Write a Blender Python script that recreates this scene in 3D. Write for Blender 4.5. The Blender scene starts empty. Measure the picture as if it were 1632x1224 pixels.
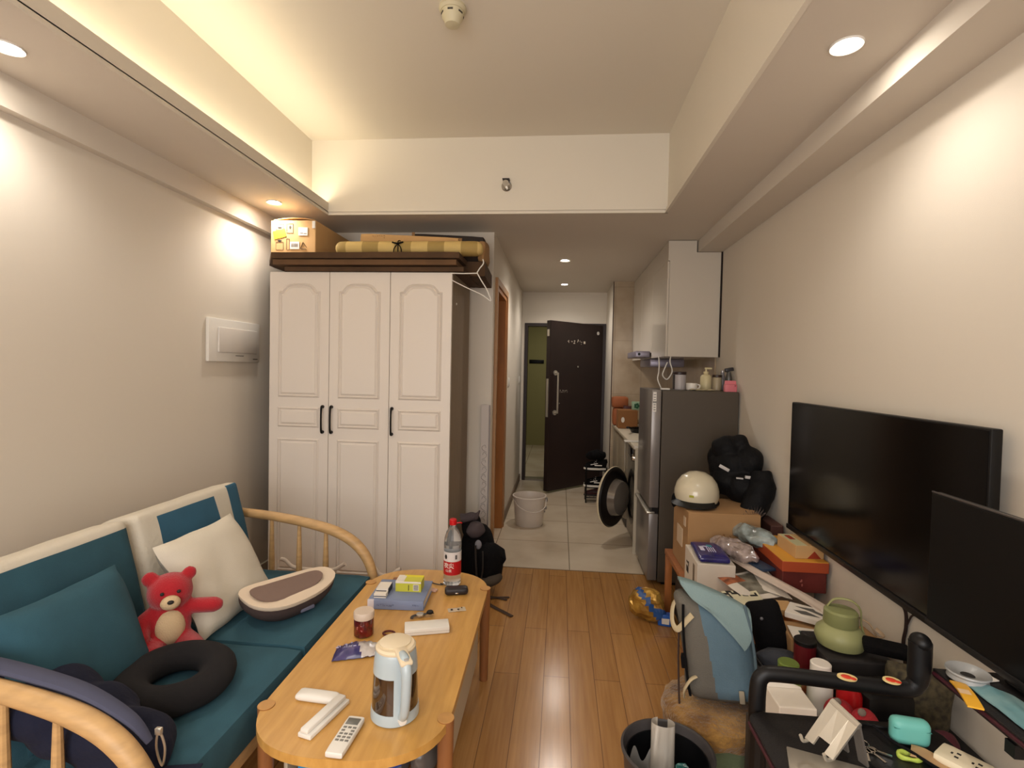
import bpy, bmesh, math, random
from mathutils import Vector, Matrix, noise, Euler
random.seed(7)
SC = bpy.context.scene; COL = SC.collection
R = math.radians; PI = math.pi

# ------------------------------------------------------------------ camera, world, exposure
cam = bpy.data.cameras.new('camera'); camo = bpy.data.objects.new('camera', cam); COL.objects.link(camo)
cam.sensor_width = 36; cam.lens = 820 * 36 / 1632; cam.clip_start = 0.02
def cam_matrix(yaw, pit, rol, h):
    f = Vector((-math.sin(yaw) * math.cos(pit), math.cos(yaw) * math.cos(pit), -math.sin(pit)))
    r = Vector((math.cos(yaw), math.sin(yaw), 0)); d = f.cross(r)
    c, s = math.cos(rol), math.sin(rol)
    r2 = c * r + s * d; d2 = -s * r + c * d
    m = Matrix((r2, -d2, -f)).transposed().to_4x4(); m.translation = Vector((0, 0, h)); return m
camo.matrix_world = cam_matrix(R(5.35), R(1.62), R(-1.21), 1.45)
SC.camera = camo
SC.view_settings.view_transform = 'Standard'; SC.view_settings.look = 'None'
SC.view_settings.exposure = 1.12; SC.view_settings.gamma = 1; SC.view_settings.use_curve_mapping = False
w = bpy.data.worlds.new('world'); SC.world = w; w.use_nodes = True
w.node_tree.nodes['Background'].inputs[0].default_value = (0.35, 0.33, 0.30, 1)
w.node_tree.nodes['Background'].inputs[1].default_value = 0.15

def lamp(name, kind, loc, power, color, parent=None, **k):
    l = bpy.data.lights.new(name, kind); l.energy = power; l.color = color
    for a, v in k.items():
        if a != 'rot': setattr(l, a, v)
    o = bpy.data.objects.new(name, l); COL.objects.link(o); o.location = loc
    if 'rot' in k: o.rotation_euler = k['rot']
    if parent: o.parent = parent
    return o
SPOT = 6.5; HALL = 14.0; STRIP = 6.0
LC = (1.0, 0.915, 0.83)
# cove strip behind the left lip of the ceiling tray (only this side is lit)
lamp('cove_light', 'AREA', (-1.64, 1.15, 2.515), STRIP, (1.0, 0.88, 0.66), shape='RECTANGLE', size=0.05, size_y=4.3, rot=(PI, R(34), 0))
# fill light for the room, set at the added, unseen window behind the camera
lamp('added_fill_light', 'AREA', (-0.45, -1.24, 1.45), 27, (1.0, 0.965, 0.94), shape='RECTANGLE', size=2.2, size_y=1.6, rot=(R(90), 0, 0))

# ------------------------------------------------------------------ materials
def lin(c): return tuple((x / 12.92 if x <= 0.04045 else ((x + 0.055) / 1.055) ** 2.4) for x in [v / 255 for v in c]) + (1,)
MC = {}
def mat(name, rgb, rough=0.6, metal=0.0, bump=0.0, bs=200.0, var=0.0, vs=6.0, rgb2=None, trans=0.0, alpha=1.0, coat=0.0, sheen=0.0, emit=None, es=0, ior=1.45, stretch=None, spec=None):
    if name in MC: return MC[name]
    m = bpy.data.materials.new(name); m.use_nodes = True; nt = m.node_tree; n = nt.nodes; L = nt.links
    b = n['Principled BSDF']; b.inputs['Base Color'].default_value = lin(rgb); b.inputs['Roughness'].default_value = rough
    b.inputs['Metallic'].default_value = metal; b.inputs['IOR'].default_value = ior
    b.inputs['Transmission Weight'].default_value = trans; b.inputs['Alpha'].default_value = alpha
    b.inputs['Coat Weight'].default_value = coat; b.inputs['Sheen Weight'].default_value = sheen
    if spec is not None: b.inputs['Specular IOR Level'].default_value = spec
    if emit: b.inputs['Emission Color'].default_value = lin(emit); b.inputs['Emission Strength'].default_value = es
    tc = n.new('ShaderNodeTexCoord'); src = tc.outputs['Object']
    if stretch:
        mp = n.new('ShaderNodeMapping'); mp.inputs['Scale'].default_value = stretch; L.new(src, mp.inputs[0]); src = mp.outputs[0]
    if var or rgb2:
        nz = n.new('ShaderNodeTexNoise'); nz.inputs['Scale'].default_value = vs; nz.inputs['Detail'].default_value = 5; L.new(src, nz.inputs[0])
        cr = n.new('ShaderNodeValToRGB'); L.new(nz.outputs[0], cr.inputs[0])
        c1 = lin(rgb); c2 = lin(rgb2) if rgb2 else tuple(x * (1 - var) for x in c1[:3]) + (1,)
        cr.color_ramp.elements[0].color = c2; cr.color_ramp.elements[0].position = 0.35
        cr.color_ramp.elements[1].color = c1; cr.color_ramp.elements[1].position = 0.65
        L.new(cr.outputs[0], b.inputs['Base Color'])
    if bump:
        n2 = n.new('ShaderNodeTexNoise'); n2.inputs['Scale'].default_value = bs; n2.inputs['Detail'].default_value = 4; L.new(src, n2.inputs[0])
        bp = n.new('ShaderNodeBump'); bp.inputs['Strength'].default_value = bump; bp.inputs['Distance'].default_value = 0.01
        L.new(n2.outputs[0], bp.inputs['Height']); L.new(bp.outputs[0], b.inputs['Normal'])
    MC[name] = m; return m
def brick_mat(name, c1, c2, mortar, bw, bh, ms, rough, rot=0, off=(0, 0, 0), grain=None, offset=0.5, bumpy=0.0, spec=0.5, rvar=0.0):
    m = bpy.data.materials.new(name); m.use_nodes = True; nt = m.node_tree; n = nt.nodes; L = nt.links; b = n['Principled BSDF']
    tc = n.new('ShaderNodeTexCoord'); mp = n.new('ShaderNodeMapping'); mp.inputs['Rotation'].default_value = (rot if isinstance(rot, tuple) else (0, 0, rot)); mp.inputs['Location'].default_value = off
    L.new(tc.outputs['Object'], mp.inputs[0])
    br = n.new('ShaderNodeTexBrick'); L.new(mp.outputs[0], br.inputs[0])
    br.inputs['Scale'].default_value = 1; br.inputs['Brick Width'].default_value = bw; br.inputs['Row Height'].default_value = bh
    br.inputs['Mortar Size'].default_value = ms; br.inputs['Mortar Smooth'].default_value = 0.3; br.offset = offset
    br.inputs['Color1'].default_value = lin(c1); br.inputs['Color2'].default_value = lin(c2); br.inputs['Mortar'].default_value = lin(mortar)
    out = br.outputs[0]
    if grain:
        m2 = n.new('ShaderNodeMapping'); m2.inputs['Scale'].default_value = grain; L.new(tc.outputs['Object'], m2.inputs[0])
        nz = n.new('ShaderNodeTexNoise'); nz.inputs['Scale'].default_value = 1; nz.inputs['Detail'].default_value = 6; L.new(m2.outputs[0], nz.inputs[0])
        mx = n.new('ShaderNodeMix'); mx.data_type = 'RGBA'; mx.blend_type = 'MULTIPLY'; mx.inputs[0].default_value = 0.8
        cr = n.new('ShaderNodeValToRGB'); cr.color_ramp.elements[0].color = (0.72, 0.66, 0.6, 1); cr.color_ramp.elements[0].position = .3; cr.color_ramp.elements[1].color = (1, 1, 1, 1); cr.color_ramp.elements[1].position = .7
        L.new(nz.outputs[0], cr.inputs[0]); L.new(out, mx.inputs[6]); L.new(cr.outputs[0], mx.inputs[7]); out = mx.outputs[2]
    L.new(out, b.inputs['Base Color']); b.inputs['Roughness'].default_value = rough; b.inputs['Specular IOR Level'].default_value = spec
    bp = n.new('ShaderNodeBump'); bp.inputs['Strength'].default_value = 0.25; bp.inputs['Distance'].default_value = 0.002; bp.invert = True
    L.new(br.outputs['Fac'], bp.inputs['Height']); L.new(bp.outputs[0], b.inputs['Normal'])
    return m
WALL = mat('wall_paint', (217, 208, 194), 0.85, bump=0.05, bs=300)
CEIL = mat('ceiling_paint', (226, 219, 205), 0.85)
SOFF = mat('soffit_paint', (212, 203, 190), 0.8)
FLOORM = brick_mat('oak_laminate', (180, 134, 80), (170, 124, 71), (118, 82, 48), 1.2, 0.1185, 0.0018, 0.2, rot=R(90), off=(0.008, 0.4, 0), grain=(60, 3, 1), offset=0.37)
TILEM = brick_mat('cream_floor_tile', (216, 202, 180), (211, 197, 176), (140, 130, 112), 0.6, 0.6, 0.004, 0.22, off=(-0.1, -3.73, 0), offset=0, grain=(2, 2, 1))
WTILE = brick_mat('beige_wall_tile', (190, 172, 146), (184, 166, 140), (150, 134, 112), 0.3, 0.6, 0.002, 0.25, rot=(R(90), 0, 0), off=(0, 0, 0), offset=0, grain=(5, 5, 5))
WHITE_LAC = mat('white_lacquer', (222, 213, 203), 0.38)
CAB = mat('white_cabinet_gloss', (205, 197, 184), 0.22, coat=0.3)
WARD_SIDE = mat('wardrobe_side_board', (142, 124, 102), 0.6, var=0.15, vs=4, stretch=(20, 20, 1))
BLACKM = mat('black_metal', (18, 16, 16), 0.35, metal=0.5)
BLACKP = mat('black_plastic', (11, 10, 11), 0.45, spec=.35)
BLACKF = mat('black_fabric', (11, 10, 12), 0.95, bump=0.3, bs=120, spec=.2)
TEAL = mat('teal_linen', (48, 88, 103), 0.95, bump=0.35, bs=600, var=0.18, vs=9)
TEALD = mat('teal_patch_linen', (50, 96, 122), 0.95, bump=0.35, bs=600, var=0.12, vs=7)
CREAMF = mat('cream_cotton', (206, 198, 182), 0.95, bump=0.25, bs=60)
IVORY = mat('ivory_cotton', (212, 204, 188), 0.95, bump=0.2, bs=300)
ASH = mat('ash_wood', (196, 158, 108), 0.45, var=0.2, vs=5, stretch=(3, 3, 12))
TABW = mat('pine_table_wood', (206, 158, 86), 0.33, rgb2=(190, 142, 72), vs=3, stretch=(14, 1.2, 6), coat=0.2)
LEGW = mat('table_leg_wood', (150, 98, 58), 0.45, var=0.2, vs=4, stretch=(8, 8, 1.5))
LEGTOP = mat('leg_end_grain', (196, 146, 84), 0.45, var=0.15, vs=30)
CREAMP = mat('cream_laminate', (198, 186, 164), 0.5)
CARD = mat('cardboard', (168, 130, 88), 0.85, var=0.12, vs=5)
CARDL = mat('cardboard_light', (198, 158, 106), 0.85, var=0.1, vs=5)
CARDD = mat('cardboard_dark', (84, 60, 38), 0.85, var=0.25, vs=8)
WHITEP = mat('white_plastic', (226, 222, 214), 0.35)
PAPER = mat('white_paper', (222, 214, 202), 0.75)
YELL = mat('yellow_sticker', (240, 218, 40), 0.6)
RED = mat('red_plastic', (190, 20, 26), 0.35)
CHROME = mat('chrome', (200, 196, 190), 0.18, metal=1)
ALU = mat('aluminium', (196, 190, 178), 0.32, metal=0.75)
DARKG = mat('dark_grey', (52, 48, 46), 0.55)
GLASS = mat('clear_plastic', (235, 235, 232), 0.08, trans=0.95, ior=1.3)
INK = mat('black_ink', (34, 30, 28), 0.7)

# ------------------------------------------------------------------ mesh builder
def T(x, y, z): return Matrix.Translation((x, y, z))
def RX(a): return Matrix.Rotation(R(a), 4, 'X')
def RY(a): return Matrix.Rotation(R(a), 4, 'Y')
def RZ(a): return Matrix.Rotation(R(a), 4, 'Z')
def SCL(x, y, z): return Matrix.Diagonal((x, y, z, 1))
class MB:
    def __init__(s, M=None): s.bm = bmesh.new(); s.mi = 0; s.M = M or Matrix(); s.smooth = True
    def _m(s, M): return s.M @ M if M is not None else s.M
    def add(s, vs, fs, M=None, mi=None):
        m = s._m(M); v = [s.bm.verts.new(m @ Vector(p)) for p in vs]; out = []
        for f in fs:
            try: g = s.bm.faces.new([v[i] for i in f]); g.material_index = s.mi if mi is None else mi; out.append(g)
            except ValueError: pass
        return v, out
    def box(s, x0, x1, y0, y1, z0, z1, bev=0.0, M=None, seg=2):
        vs = [(x, y, z) for x in (x0, x1) for y in (y0, y1) for z in (z0, z1)]
        fs = [(0, 1, 3, 2), (4, 6, 7, 5), (0, 4, 5, 1), (2, 3, 7, 6), (0, 2, 6, 4), (1, 5, 7, 3)]
        v, f = s.add(vs, fs, M)
        if bev:
            es = list({e for g in f for e in g.edges})
            r = bmesh.ops.bevel(s.bm, geom=es, offset=bev, segments=seg, affect='EDGES', profile=0.5, clamp_overlap=True)
            for g in r['faces']: g.material_index = s.mi
        return s
    def bc(s, c, d, bev=0.0, M=None): # centre, dims
        return s.box(c[0] - d[0] / 2, c[0] + d[0] / 2, c[1] - d[1] / 2, c[1] + d[1] / 2, c[2] - d[2] / 2, c[2] + d[2] / 2, bev, M)
    def lathe(s, prof, M=None, seg=32, close=True):
        n = len(prof); vs = []; fs = []
        for r, z in prof:
            for k in range(seg):
                a = 2 * PI * k / seg; vs.append((max(r, 1e-4) * math.cos(a), max(r, 1e-4) * math.sin(a), z))
        for i in range(n - 1):
            for k in range(seg):
                k2 = (k + 1) % seg; fs.append((i * seg + k, i * seg + k2, (i + 1) * seg + k2, (i + 1) * seg + k))
        if close: fs.append(tuple(range(seg))[::-1]); fs.append(tuple((n - 1) * seg + k for k in range(seg)))
        s.add(vs, fs, M); return s
    def cyl(s, r, z0, z1, M=None, seg=28, r2=None, bev=0.0):
        r2 = r if r2 is None else r2
        if bev: return s.lathe([(r - bev, z0), (r, z0 + bev), (r2, z1 - bev), (r2 - bev, z1)], M, seg)
        return s.lathe([(r, z0), (r2, z1)], M, seg)
    def tube(s, pts, r, seg=10, spline=True, flat=1.0, closed=False):
        P = [Vector(p) for p in pts]; rr = r if isinstance(r, (list, tuple)) else [r] * len(P)
        if spline and len(P) > 2:
            Q = []; q = []; n = len(P)
            rng = range(n) if closed else range(n - 1)
            for i in rng:
                if closed: a, b, c, d = P[(i - 1) % n], P[i], P[(i + 1) % n], P[(i + 2) % n]; r0, r1 = rr[i], rr[(i + 1) % n]
                else: a, b, c, d = P[max(i - 1, 0)], P[i], P[i + 1], P[min(i + 2, n - 1)]; r0, r1 = rr[i], rr[i + 1]
                for k in range(6):
                    t = k / 6; Q.append(0.5 * ((2 * b) + (c - a) * t + (2 * a - 5 * b + 4 * c - d) * t * t + (3 * b - a - 3 * c + d) * t ** 3)); q.append(r0 + (r1 - r0) * t)
            if not closed: Q.append(P[-1]); q.append(rr[-1])
            P, rr = Q, q
        n = len(P); up = None; vs = []; fs = []
        for i in range(n):
            if closed: t = (P[(i + 1) % n] - P[i - 1]).normalized()
            else: t = (P[min(i + 1, n - 1)] - P[max(i - 1, 0)]).normalized()
            if up is None: up = Vector((0, 0, 1)) if abs(t.z) < 0.9 else Vector((1, 0, 0))
            u = t.cross(up); u = u.normalized() if u.length > 1e-6 else Vector((1, 0, 0)); up = u.cross(t).normalized()
            for k in range(seg):
                a = 2 * PI * k / seg; vs.append(tuple(P[i] + (u * math.cos(a) + up * math.sin(a) * flat) * rr[i]))
        m = n if closed else n - 1
        for i in range(m):
            j = (i + 1) % n
            for k in range(seg): k2 = (k + 1) % seg; fs.append((i * seg + k, i * seg + k2, j * seg + k2, j * seg + k))
        if not closed: fs.append(tuple(range(seg))[::-1]); fs.append(tuple((n - 1) * seg + k for k in range(seg)))
        s.add(vs, fs); return s
    def ell(s, c, r, M=None, seg=20, rings=12, p=1.0):
        vs = []; fs = []
        def pw(x): return math.copysign(abs(x) ** p, x)
        for i in range(1, rings):
            a = PI * i / rings
            for k in range(seg):
                b = 2 * PI * k / seg; vs.append((c[0] + r[0] * pw(math.sin(a)) * pw(math.cos(b)), c[1] + r[1] * pw(math.sin(a)) * pw(math.sin(b)), c[2] + r[2] * pw(math.cos(a))))
        vs += [(c[0], c[1], c[2] + r[2]), (c[0], c[1], c[2] - r[2])]; t, bt = len(vs) - 2, len(vs) - 1
        for i in range(rings - 2):
            for k in range(seg): k2 = (k + 1) % seg; fs.append((i * seg + k, (i + 1) * seg + k, (i + 1) * seg + k2, i * seg + k2))
        for k in range(seg): k2 = (k + 1) % seg; fs.append((t, k, k2)); fs.append((bt, (rings - 2) * seg + k2, (rings - 2) * seg + k))
        s.add(vs, fs, M); return s
    def prism(s, poly, z0, z1, M=None, top=None, bev=0.0):
        n = len(poly); tp = top or poly
        vs = [(x, y, z0) for x, y in poly] + [(x, y, z1) for x, y in tp]
        fs = [tuple(range(n))[::-1], tuple(range(n, 2 * n))] + [(i, (i + 1) % n, n + (i + 1) % n, n + i) for i in range(n)]
        v, f = s.add(vs, fs, M)
        if bev:
            es = [e for g in f[:2] for e in g.edges]; r = bmesh.ops.bevel(s.bm, geom=list(set(es)), offset=bev, segments=2, affect='EDGES', profile=0.5)
            for g in r['faces']: g.material_index = s.mi
        return s
    def cushion(s, w, h, t, r, bulge=0.02, M=None, n=14, mf=None, wob=0.0):
        # box cushion: w along x, h along z, t along y; mf(side,u,v)->material index
        m = s._m(M); H = (w / 2, t / 2, h / 2)
        for side in range(6):
            ax = side // 2; sg = 1 if side % 2 else -1; a1, a2 = [(1, 2), (0, 2), (0, 1)][ax]; grid = []
            N1 = n if a1 != 1 else 4; N2 = n if a2 != 1 else 4
            for i in range(N1 + 1):
                row = []
                for j in range(N2 + 1):
                    u, v = -1 + 2 * i / N1, -1 + 2 * j / N2; q = [0, 0, 0]; q[ax] = sg; q[a1] = u; q[a2] = v
                    P = Vector([q[k] * H[k] for k in range(3)]); Cc = Vector([max(-(H[k] - min(r, H[k])), min(H[k] - min(r, H[k]), P[k])) for k in range(3)])
                    D = P - Cc; P = Cc + D.normalized() * min(r, min(H)) if D.length > 1e-9 else P
                    fx, fz = P.x / H[0], P.z / H[2]; bl = bulge * (1 - fx * fx) * (1 - fz * fz)
                    P.y += bl * (1 if P.y > 0 else -1) * min(1, abs(P.y) / H[1])
                    if wob: P += noise.noise_vector(P * 9 + Vector((t * 7, 0, w))) * wob
                    row.append(s.bm.verts.new(m @ P))
                grid.append(row)
            for i in range(N1):
                for j in range(N2):
                    f = s.bm.faces.new((grid[i][j], grid[i + 1][j], grid[i + 1][j + 1], grid[i][j + 1]))
                    f.material_index = mf(side, (i + .5) / N1, (j + .5) / N2) if mf else s.mi
        bmesh.ops.remove_doubles(s.bm, verts=s.bm.verts, dist=1e-5); bmesh.ops.recalc_face_normals(s.bm, faces=s.bm.faces); return s
    def pillow(s, w, h, t, M=None, n=16, wob=0.006, mf=None):
        m = s._m(M); vs = {}
        for sd in (1, -1):
            for i in range(n + 1):
                for j in range(n + 1):
                    u, v = -1 + 2 * i / n, -1 + 2 * j / n
                    if sd == -1 and (i in (0, n) or j in (0, n)): vs[(sd, i, j)] = vs[(1, i, j)]; continue
                    th = t / 2 * ((1 - u ** 4) * (1 - v ** 4)) ** 0.6
                    pin = 1 - 0.06 * (1 - abs(u)) * abs(v) ** 3; pin2 = 1 - 0.06 * (1 - abs(v)) * abs(u) ** 3
                    P = Vector((u * w / 2 * pin2, sd * th, v * h / 2 * pin)); P += noise.noise_vector(P * 8 + Vector((w * 10, 3, h))) * wob
                    vs[(sd, i, j)] = s.bm.verts.new(m @ P)
        for sd in (1, -1):
            for i in range(n):
                for j in range(n):
                    q = [vs[(sd, i, j)], vs[(sd, i + 1, j)], vs[(sd, i + 1, j + 1)], vs[(sd, i, j + 1)]]
                    f = s.bm.faces.new(q if sd == -1 else q[::-1]); f.material_index = mf(sd, (i + .5) / n, (j + .5) / n) if mf else s.mi
        return s
    def sheet(s, w, d, fn, nx=14, ny=10, th=0.001, M=None, mf=None):
        m = s._m(M); g = {}
        for sd in (0, 1):
            for i in range(nx + 1):
                for j in range(ny + 1):
                    u, v = i / nx, j / ny; z = fn(u, v); p = z if isinstance(z, tuple) else ((u - .5) * w, (v - .5) * d, z)
                    g[(sd, i, j)] = s.bm.verts.new(m @ Vector((p[0], p[1], p[2] + sd * th)))
        for i in range(nx):
            for j in range(ny):
                mi = mf((i + .5) / nx, (j + .5) / ny) if mf else s.mi
                f = s.bm.faces.new([g[(1, i, j)], g[(1, i + 1, j)], g[(1, i + 1, j + 1)], g[(1, i, j + 1)]]); f.material_index = mi
                f = s.bm.faces.new([g[(0, i, j)], g[(0, i, j + 1)], g[(0, i + 1, j + 1)], g[(0, i + 1, j)]]); f.material_index = mi
        for i in range(nx):
            for j in (0, ny):
                q = [g[(0, i, j)], g[(0, i + 1, j)], g[(1, i + 1, j)], g[(1, i, j)]]; s.bm.faces.new(q if j == 0 else q[::-1]).material_index = s.mi
        for j in range(ny):
            for i in (0, nx):
                q = [g[(0, i, j)], g[(1, i, j)], g[(1, i, j + 1)], g[(0, i, j + 1)]]; s.bm.faces.new(q if i == 0 else q[::-1]).material_index = s.mi
        return s
    def text(s, txt, size, th=0.0006, M=None, wrap=None, bold=0.0):
        cu = bpy.data.curves.new('t', 'FONT'); cu.body = txt; cu.size = size; cu.extrude = th; cu.offset = bold; cu.align_x = 'CENTER'; cu.align_y = 'CENTER'; cu.resolution_u = 2
        o = bpy.data.objects.new('t', cu); COL.objects.link(o); dg = bpy.context.evaluated_depsgraph_get(); me = bpy.data.meshes.new_from_object(o.evaluated_get(dg))
        vs = [tuple(v.co) for v in me.vertices]; fs = [tuple(p.vertices) for p in me.polygons]
        if wrap: vs = [((wrap + z) * math.sin(x / wrap), -(wrap + z) * math.cos(x / wrap), y) for x, y, z in vs]
        s.add(vs, fs, M); bpy.data.objects.remove(o); bpy.data.curves.remove(cu); bpy.data.meshes.remove(me); return s
    def wobble(s, amp, sc, seed=0.0):
        for v in s.bm.verts: v.co += noise.noise_vector(v.co * sc + Vector((seed, seed * 2, 0))) * amp
        return s
    def obj(s, name, m, parent=None, angle=35, mods=None):
        me = bpy.data.meshes.new(name); bm = s.bm
        inv = None
        if parent is not None: inv = WM[parent.name].inverted()
        if inv is not None and getattr(parent, 'type', '') and WORLD: bm.transform(inv)
        bmesh.ops.recalc_face_normals(bm, faces=bm.faces)
        for f in bm.faces: f.smooth = s.smooth
        bm.to_mesh(me); bm.free()
        if s.smooth: me.set_sharp_from_angle(angle=R(angle))
        for x in (m if isinstance(m, (list, tuple)) else [m]): me.materials.append(x)
        o = bpy.data.objects.new(name, me); COL.objects.link(o)
        if parent is not None: o.parent = parent; WM[o.name] = WM[parent.name]
        else: WM[o.name] = Matrix()
        return o
WM = {}; WORLD = True      # part meshes are given in world coordinates and moved into their thing's frame
def thing(name, label, cat, loc=(0, 0, 0), rz=0, group=None):
    o = bpy.data.objects.new(name, None); COL.objects.link(o); o.location = loc; o.rotation_euler = (0, 0, R(rz)); o.empty_display_size = 0.05
    o['label'] = label; o['category'] = cat
    if group: o['group'] = group
    WM[o.name] = T(*loc) @ RZ(rz); return o
def LM(t): return WM[t.name]   # builder matrix for local coordinates of a thing
def single(name, mb, m, label, cat, loc=None, group=None, angle=35, kind=None):
    # one-mesh thing: world-space vertices, origin moved to loc
    if loc is not None: mb.bm.transform(T(-loc[0], -loc[1], -loc[2]))
    o = mb.obj(name, m, None, angle)
    if loc is not None: o.location = loc; WM[o.name] = T(*loc)
    o['label'] = label; o['category'] = cat
    if group: o['group'] = group
    if kind: o['kind'] = kind
    return o
def struct(name, mb, m, parent=None):
    mb.smooth = False; o = mb.obj(name, m, parent)
    if parent is None: o['kind'] = 'structure'
    return o
def rrect(w, h, r, n=5):
    P = []
    for cx, cy, a0 in ((w / 2 - r, h / 2 - r, 0), (-w / 2 + r, h / 2 - r, 90), (-w / 2 + r, -h / 2 + r, 180), (w / 2 - r, -h / 2 + r, 270)):
        for k in range(n + 1): a = R(a0 + 90 * k / n); P.append((cx + r * math.cos(a), cy + r * math.sin(a)))
    return P

# ------------------------------------------------------------------ the room shell
XL, XR, YB, YH, YF = -2.03, 1.20, 3.80, 6.72, -1.3      # left wall, right wall, alcove back, hall end, behind camera
ZS, ZC = 2.46, 2.96
struct('floor', MB().box(XL, XR, YF, 3.725, -0.05, 0), FLOORM)
struct('floor', MB().box(-0.66, XR, 3.725, 6.74, -0.05, 0).box(XL, -0.66, 3.725, 6.0, -0.05, 0), TILEM)
struct('trim_1', MB().box(-0.51, XR, 3.716, 3.728, -0.01, 0.0015), mat('brass_strip', (120, 92, 58), 0.4))
struct('wall_left', MB().box(XL - .1, XL, YF, YB + .1, 0, ZS), WALL)
struct('wall_right', MB().box(XR, XR + .1, YF, YH + .1, 0, ZS), WALL)
struct('wall_front', MB().box(XL - .1, XR + .1, YF - .1, YF, 0, .62).box(XL - .1, XR + .1, YF - .1, YF, 2.28, ZS).box(XL - .1, -1.58, YF - .1, YF, .62, 2.28).box(.68, XR + .1, YF - .1, YF, .62, 2.28), WALL)
wn = struct('added_window_1', MB().box(-1.58, .68, YF - .06, YF - .05, .62, 2.28), mat('added_window_pane', (120, 136, 160), .05, trans=.0, spec=1.0))  # unseen window, added behind the camera to go with the fill light
o = MB().box(-1.58, .68, YF - .07, YF - .02, .62, .67).box(-1.58, .68, YF - .07, YF - .02, 2.23, 2.28).box(-1.58, -1.53, YF - .07, YF - .02, .67, 2.23).box(.63, .68, YF - .07, YF - .02, .67, 2.23).box(-.475, -.425, YF - .07, YF - .02, .67, 2.23); o.smooth = False; o.obj('added_window_frame', mat('added_window_frame_white', (205, 200, 194), .4), wn)
struct('wall_back', MB().box(XL, -0.51, YB, YB + .12, 0, ZS), WALL)
struct('wall_hall_left', MB().box(-0.63, -0.51, YB + .12, 3.96, 0, ZS).box(-0.63, -0.51, 4.66, YH, 0, ZS).box(-0.63, -0.51, 3.96, 4.66, 2.10, ZS), WALL)
struct('wall_bathroom', MB().box(-1.6, -1.5, 3.95, 5.6, 0, ZS).box(-1.5, -.63, 5.5, 5.6, 0, ZS), WTILE)
struct('wall_hall_end', MB().box(-0.63, -0.465, YH, YH + .12, 0, ZS).box(0.565, XR, YH, YH + .12, 0, ZS).box(-0.465, 0.565, YH, YH + .12, 2.055, ZS), WALL)
struct('wall_partition', MB().box(0.575, XR, 5.90, YH, 0, ZS), WALL)
struct('wall_tiled', MB().box(0.580, XR, 5.885, 5.90, 0.0, ZS), WTILE)
struct('trim_2', MB().box(0.571, 0.580, 5.882, 5.90, 0, ZS), mat('dark_corner_bead', (60, 40, 28), 0.5))
struct('wall_splashback', MB().box(XR - .012, XR, 4.12, 5.885, 0.86, 1.60), WTILE)
struct('baseboard_hall', MB().box(-0.51, -0.498, 4.72, YH, 0, 0.08), mat('brown_baseboard', (112, 92, 74), 0.5))
struct('baseboard_left', MB().box(XL, XL + .012, YF, YB, 0, 0.07), mat('white_baseboard', (205, 196, 182), 0.5))
struct('baseboard_right', MB().box(XR - .012, XR, YF, 3.7, 0, 0.07), MC['white_baseboard'])
# ceiling tray: upper ceiling, soffits, lips
struct('ceiling', MB().box(-1.72, 0.66, -0.95, 3.38, ZC, ZC + .05), CEIL)
struct('ceiling_soffit_left', MB().box(XL, -1.58, YF, 3.36, ZS, ZS + .025).box(-1.598, -1.58, -0.9, 3.36, ZS + .02, ZS + .085), SOFF)
struct('ceiling_soffit_right', MB().box(0.645, XR, YF, 3.36, ZS, ZS + .03), SOFF)
struct('ceiling_soffit_back', MB().box(XL, XR, 3.36, YB + .2, ZS, ZS + .03).box(-0.63, XR, YB + .2, YH + .1, ZS, ZS + .03).box(-1.6, -.63, YB + .1, 5.6, ZS, ZS + .03), SOFF)
struct('ceiling_soffit_front', MB().box(-1.58, 0.645, YF, -0.9, ZS, ZS + .03), SOFF)
struct('wall_tray_left', MB().box(-1.72, -1.70, -0.92, 3.38, ZS + .02, ZC), CEIL)
struct('wall_tray_right', MB().box(0.650, 0.67, -0.92, 3.38, ZS + .02, ZC), CEIL)
struct('wall_tray_back', MB().box(-1.70, 0.65, 3.362, 3.38, ZS + .02, ZC), CEIL)
struct('wall_tray_front', MB().box(-1.70, 0.65, -0.92, -0.9, ZS + .02, ZC), CEIL)
struct('trim_3', MB().box(0.632, 0.650, -0.9, 3.36, ZS - .002, ZS + .012).box(-1.58, 0.65, 3.345, 3.362, ZS - .002, ZS + .012).box(0.641, 0.650, -0.9, 3.36, ZS + .022, ZS + .034).box(-1.58, 0.65, 3.353, 3.362, ZS + .022, ZS + .034), CEIL)
struct('trim_4', MB().box(-1.580, -1.572, -0.9, 3.35, ZS - .004, ZS + .010), SOFF)
struct('trim_beam_left', MB().box(XL, -1.985, YF, YB, 2.343, ZS), SOFF)
struct('trim_beam_right', MB().box(1.02, XR, YF, 5.885, 2.371, ZS), SOFF)
# bathroom door casing in the hall's left wall
DOORW = mat('orange_door_wood', (176, 112, 52), 0.45, var=0.15, vs=4, stretch=(8, 8, 1))
DOORE = mat('door_casing_edge', (170, 128, 86), 0.5, var=0.1, vs=4, stretch=(8, 8, 1))
d1 = struct('door_1', MB().box(-0.635, -0.50, 4.625, 4.66, 0, 2.10).box(-0.635, -0.50, 3.96, 3.995, 0, 2.10).box(-0.635, -0.50, 3.995, 4.625, 2.065, 2.10), DOORW)
o = MB().box(-0.51, -0.488, 4.66, 4.71, 0, 2.15).box(-0.51, -0.488, 3.915, 3.965, 0, 2.15).box(-0.51, -0.488, 3.965, 4.66, 2.10, 2.15)
o.smooth = False; o.obj('door_frame', DOORE, d1)
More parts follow.
